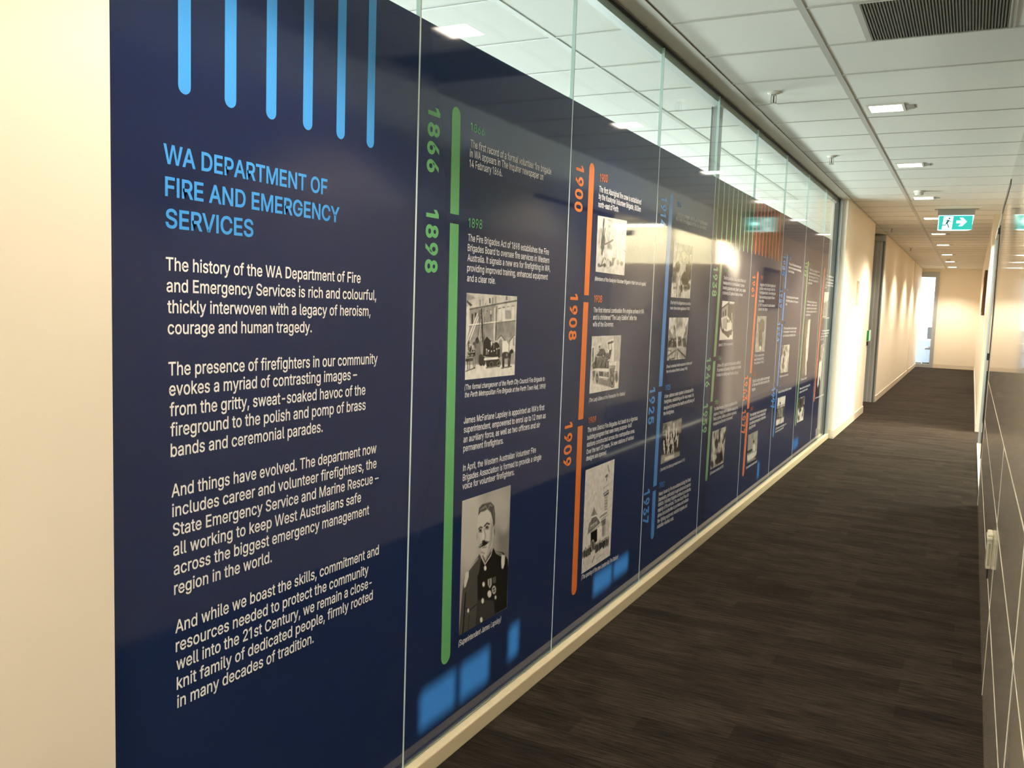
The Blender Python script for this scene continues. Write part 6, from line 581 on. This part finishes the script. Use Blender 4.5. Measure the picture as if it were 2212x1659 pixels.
def make_lamp(loc, label):
    r = empty('downlight', loc, label, 'ceiling light', 'square downlights along the corridor ceiling')
    mb = MB(); o_, i_ = .112, .096
    for x0, x1, y0, y1 in ((-o_, o_, -o_, -i_), (-o_, o_, i_, o_), (-o_, -i_, -i_, i_), (i_, o_, -i_, i_)): mb.box(x0, x1, y0, y1, -.006, .004)
    f = mb.build('frame', M_white); f.parent = r
    d = MB().box(-i_, i_, -i_, i_, -.004, .002).build('diffuser', M_lamp); d.parent = r
    t = MB().box(.114, .165, -.05, .06, -.004, .002).build('sensor_tab', M_alud); t.parent = r
    return r
proto = None
for k, y in enumerate(lamp_y):
    yy = round(y, 2); lab = lamp_lab.get(yy, 'square recessed ceiling light above or behind the camera')
    if proto is None: proto = make_lamp((LX, y, ZC), lab)
    else: copy_tree(proto, (LX, y, ZC), lab)
    light('downlight_beam', 'SPOT', (LX, y, ZC-.02), SPOT_W*(1.0 if y < 8 else 1.25 if y < 12 else 2.2), LAMP if y < 8 else (1.0, .91, .75), (0, 0, 0), spot_size=math.radians(118), spot_blend=.35 if y < 8 else .6, shadow_soft_size=.09)

g = empty('return_air_grille', (1.225, 4.391, ZC), 'dark grey slatted air grille in the ceiling', 'air grille')
mb = MB(); mb.box(-.29, .29, -.285, .285, -.001, .004); mb.build('backing', mat('grille_back', (74, 72, 64), .8), None).parent = g
mb = MB()
for k in range(46): mb.box(-.285+k*.0126, -.285+k*.0126+.006, -.283, .283, -.006, .001)
mb.build('slats', mat('grille_slat', (112, 109, 99), .6), None).parent = g
mb = MB()
for x0, x1, y0, y1 in ((-.296, .296, -.292, -.283), (-.296, .296, .283, .292), (-.296, -.286, -.283, .283), (.286, .296, -.283, .283)): mb.box(x0, x1, y0, y1, -.006, .002)
mb.build('frame', M_bar, None).parent = g

def make_sprinkler(loc, label):
    r = empty('sprinkler_head', loc, label, 'sprinkler', 'sprinkler heads along the left of the ceiling')
    MB().lathe([(.040, 0), (.040, -.004), (.030, -.010), (.016, -.012), (.016, 0)]).build('rose', M_white, None, smooth=False).parent = r
    mb = MB().lathe([(.011, -.010), (.011, -.020)], n=12)
    mb.box(-.017, -.012, -.003, .003, -.062, -.014).box(.012, .017, -.003, .003, -.062, -.014).box(-.017, .017, -.003, .003, -.066, -.060)
    mb.build('frame_arms', M_steel, None).parent = r
    MB().lathe([(.004, -.02), (.004, -.06)], n=10).build('bulb', mat('sprinkler_bulb', (70, 60, 56), .2), None).parent = r
    mb = MB().lathe([(.022, -.066), (.022, -.070)], n=16); mb.build('deflector', M_steel, None).parent = r
    return r
sp = make_sprinkler((.296, 5.585, ZC), 'white sprinkler head nearest the camera, left of the first ceiling light')
copy_tree(sp, (.308, 7.98, ZC), 'sprinkler head left of the second ceiling light')
copy_tree(sp, (.268, 14.81, ZC), 'sprinkler head above the metal door recess on the left')
copy_tree(sp, (.283, 19.23, ZC), 'small sprinkler head near the far end of the ceiling')
def make_detector(loc, label):
    r = empty('smoke_detector', loc, label, 'smoke detector', 'round smoke detectors in the corridor')
    MB().lathe([(.055, 0), (.055, -.012), (.050, -.018)], n=28).build('base', M_white, None).parent = r
    MB().lathe([(.044, -.018), (.046, -.034), (.034, -.046), (.0, -.048)][:3], n=28).build('sensor_dome', mat('detector_white', (214, 208, 196), .4), None).parent = r
    return r
sd = make_detector((.863, 10.45, ZC), 'white smoke detector between ceiling lights, before the exit sign')
copy_tree(sd, (.865, 23.1, ZC), 'tiny smoke detector far along the ceiling near the end wall')

# exit sign: running man and arrow
sx, sy, sz = 1.193, 12.30, 2.644
ex = empty('exit_sign', (sx, sy, ZC), 'lit green exit sign with running man and arrow pointing right', 'exit sign')
MB().box(-.245, .245, -.045, .045, -.006, 0).build('mounting_plate', M_alud, None).parent = ex
MB().box(-.205, .205, -.02, .02, -.075, -.004).build('housing', mat('sign_housing', (170, 168, 160), .4), None).parent = ex
zt, zb = -.078, -.262; hw = .188
MB().quad((-hw-.006, -.008, zt+.004), (hw+.012, -.008, zt+.004), (hw-.010, -.008, zb+.012), (hw-.05, -.008, zb), (-hw+.02, -.008, zb), (-hw-.010, -.008, zb+.004)).quad((-hw-.006, .008, zt+.004), (-hw-.010, .008, zb+.004), (-hw+.02, .008, zb), (hw-.05, .008, zb), (hw-.010, .008, zb+.012), (hw+.012, .008, zt+.004)).build('rim', emit('sign_rim', (200, 255, 246), 1.6), None).parent = ex
MB().box(-hw, hw-.004, -.012, .010, zb+.012, zt-.004).build('green_face', emit('sign_green', (40, 176, 170), .75), None).parent = ex
M_sw = emit('sign_white', (214, 255, 250), 1.7); M_sm = emit('sign_man', (40, 120, 118), .25)
mb = MB(); y = -.0135
mb.quad((-.135, y, zt-.012), (-.028, y, zt-.012), (-.040, y, zb+.016), (-.150, y, zb+.016))
mb.build('door_pictogram', M_sw, None).parent = ex
def stroke(mb, pts, w, y):
    for (x0, z0), (x1, z1) in zip(pts, pts[1:]):
        dx, dz = x1-x0, z1-z0; L = math.hypot(dx, dz); nx, nz = -dz/L*w/2, dx/L*w/2
        mb.quad((x0-nx, y, z0-nz), (x1-nx, y, z1-nz), (x1+nx, y, z1+nz), (x0+nx, y, z0+nz))
mb = MB(); y = -.0145
mb.quad(*[(-.072+.011*math.cos(t*math.pi/6), y, zt-.036+.011*math.sin(t*math.pi/6)) for t in range(12)])
stroke(mb, [(-.080, zt-.058), (-.100, zt-.095)], .024, y); stroke(mb, [(-.122, zt-.072), (-.106, zt-.056), (-.078, zt-.056), (-.060, zt-.076), (-.042, zt-.078)], .008, y)
stroke(mb, [(-.100, zt-.09), (-.112, zt-.118), (-.148, zt-.118)], .011, y); stroke(mb, [(-.097, zt-.09), (-.080, zt-.125), (-.072, zt-.150)], .012, y)
mb.build('running_figure', M_sm, None).parent = ex
mb = MB(); y = -.0140
mb.quad((.008, y, zt-.062), (.056, y, zt-.062), (.056, y, zt-.096), (.008, y, zt-.096))
mb.quad((.040, y, zt-.028), (.078, y, zt-.028), (.124, y, zt-.078), (.082, y, zt-.078)); mb.quad((.082, y, zt-.078), (.124, y, zt-.078), (.072, y, zt-.132), (.032, y, zt-.132)); mb.quad((.050, y, zt-.062), (.09, y, zt-.062), (.09, y, zt-.096), (.050, y, zt-.096))
mb.build('arrow', M_sw, None).parent = ex

# ------------------------------------------------------------------ left: metal door recess
d1 = MB().box(-.14, -.075, 14.2, 16.12, 0, 2.72).build('door_1', M_alu); struct(d1, 'grey metal door set back in the left wall')
mb = MB()
for x0, x1, mi in ((-.074, -.03, 0), (-.03, -.024, 1), (-.024, .028, 0), (.028, .036, 1), (.036, .058, 0), (.058, .068, 2), (.068, .088, 3)):
    mb.box(x0, x1, 15.99+.012*(mi == 0), 16.12, 0, 2.70, mi)
mb.box(-.074, .088, 15.95, 16.12, 2.70, 2.79, 0)
mb.build('door_jamb', [M_alu, M_white, M_black, M_alud], d1)
MB().box(-.074, .02, 14.2, 14.24, 0, 2.72).build('door_jamb', M_alud, d1)
MB().box(-.074, -.05, 14.45, 14.475, .85, 1.05).build('door_handle', M_dark, d1)
gr = empty('door_release', (.09, 14.12, 1.17), 'green emergency door release on the edge of the cream wall by the metal door', 'door release')
MB().box(0, .030, -.06, .03, -.075, .075).build('green_box', mat('release_green', (10, 118, 54), .4), None, .004).parent = gr
MB().box(.030, .046, -.055, .03, -.08, .085).build('cover', mat('release_cover', (196, 236, 214), .2), None, .003).parent = gr
kp = empty('card_reader', (.09, 14.12, 1.05), 'small black card reader below the green door release', 'card reader')
MB().box(0, .026, -.03, .03, -.03, .03).build('body', M_dark, None, .003).parent = kp
MB().box(.0255, .028, -.015, .015, -.004, .004).build('indicator', M_steel, None).parent = kp
pl = empty('door_plate', (.09, 12.5, 1.76), 'faint clear plate on the cream wall beyond the glass', 'wall plate')
MB().box(0, .006, -.12, .12, -.16, .16).build('plate', mat('clear_plate', (236, 222, 196), .12), None, .002).parent = pl
for s in (-.14, .14): MB().lathe([(.008, .006), (.008, .010)], (0, 0, s), 12, 'x').build('screw', M_steel, None).parent = pl

# ------------------------------------------------------------------ right: socket, lobby glass, picture
so = empty('power_socket', (WR, 4.22, .52), 'cream socket box low on the polished tile wall', 'power socket')
MB().box(-.020, 0, -.05, .05, -.075, .075).build('body', M_plastic, None, .004).parent = so
MB().box(-.023, -.001, -.056, .056, .050, .062).build('cap', M_plastic, None, .003).parent = so
MB().box(-.015, -.006, -.0515, -.0495, -.06, .035).build('front_groove', mat('socket_grey', (176, 166, 138), .5), None).parent = so
MB().lathe([(.004, -.12), (.004, -.075)], (-.01, -.03, 0), 10).build('cable', M_dark, None).parent = so
gd = empty('lobby_glass_front', (1.65, 9.8, 0), 'frameless lobby glass front right of the corridor, with black top clamp', 'glass door')
def child(o, root):
    o.parent = root; o.matrix_parent_inverse = Matrix.Translation(-root.location); return o
for a, b in ((7.93, 9.86), (9.885, 11.72)):
    child(MB().box(1.644, 1.656, a, b, .014, 2.40).build('glass_leaf', M_glass), gd)
child(MB().box(1.632, 1.668, 7.93, 11.74, 2.40, 2.46).build('head_rail', M_white), gd)
child(MB().box(WR+.008, 1.668, 7.93, 11.74, 0, .014).build('bottom_rail', M_white), gd)
child(MB().box(1.638, 1.662, 9.862, 9.872, .10, 2.40).build('edge_seal', M_black), gd)
child(MB().box(1.638, 1.662, 9.876, 9.886, .10, 2.40).build('edge_seal', M_black), gd)
child(MB().box(1.63, 1.67, 11.72, 11.75, 0, 2.46).build('end_post', M_alu), gd)
child(MB().box(1.60, 1.672, 8.38, 8.45, 2.195, 2.245).build('top_clamp', M_dark, None, .006), gd)
child(MB().box(1.62, 1.672, 9.90, 9.98, 1.08, 1.15).build('lock', M_dark, None, .004), gd)
pf = empty('picture_frame', (WR, 15.4, 1.86), 'brown framed picture seen edge-on on the far right wall', 'picture')
mb = MB()
for y0, y1, z0, z1 in ((-.7, .7, .28, .33), (-.7, .7, -.33, -.28), (-.7, -.65, -.28, .28), (.65, .7, -.28, .28)): mb.box(-.035, 0, y0, y1, z0, z1)
mb.build('frame', M_brown, None, .004).parent = pf
MB().box(-.015, -.002, -.65, .65, -.28, .28).build('print', mat('picture_print', (150, 128, 100), .5, noise=.4, nscale=6), None).parent = pf
ll = empty('linear_light', (3.3, 12.80, 2.66), 'bright linear wall light in the lobby seen reflected in the glass', 'wall light')
MB().box(-1.45, 1.45, -.03, .03, .05, .10).build('housing', M_white, None).parent = ll
MB().box(-1.43, 1.43, -.026, .026, .035, .05).build('diffuser', emit('lobby_strip', (255, 240, 214), 40.0), None).parent = ll
light('linear_light_glow', 'AREA', (3.3, 12.74, 2.66), 420, (1.0, .91, .78), aim((0, .5, -1)), shape='RECTANGLE', size=2.8, size_y=.06)
light('lobby_light', 'AREA', (3.2, 9.6, ZC-.03), 240, LAMP, (0, 0, 0), shape='SQUARE', size=1.0)

# ------------------------------------------------------------------ seen through the glass
pp = empty('partition_post', (-.065, 5.62, 0), 'grey post of a glass partition standing behind the clear glass strip', 'post')
child(MB().box(-.075, -.03, 5.58, 5.66, 0, 2.76).build('post', M_alud), pp)
child(MB().box(-.080, -.075, 5.575, 5.665, 0, 2.76).build('edge_seal', M_black), pp)
dk = empty('office_desk', (.55, 30.4, 0), 'pale desk seen through the narrow end window', 'desk')
child(MB().box(-.6, .55, 30.0, 30.8, .70, .74).build('desk_top', M_white), dk)
for x in (-.58, .50): child(MB().box(x, x+.04, 30.05, 30.75, 0, .70).build('leg', M_alud), dk)
child(MB().box(-.58, .53, 30.02, 30.05, .05, .70).build('modesty_panel', mat('desk_blue', (176, 186, 214), .5)), dk)
ch = empty('office_chair', (.42, 29.6, 0), 'grey office chair seen through the narrow end window', 'chair')
mc = mat('chair_grey', (104, 104, 112), .7)
child(MB().box(.28, .58, 29.45, 29.5, .78, 1.14).build('backrest', mc, None, .04), ch)
child(MB().box(.22, .62, 29.5, 29.9, .46, .54).build('seat', mc, None, .03), ch)
child(MB().lathe([(.03, .06), (.03, .46)], (.42, 29.7, 0), 12).build('stem', M_dark), ch)
mb = MB()
for k in range(5):
    a = 2*math.pi*k/5; mb.rot_box((.42+.14*math.cos(a), 29.7+.14*math.sin(a), .04), (.15, .02, .02), Matrix.Rotation(a, 3, 'Z'))
child(mb.build('star_base', M_dark), ch)
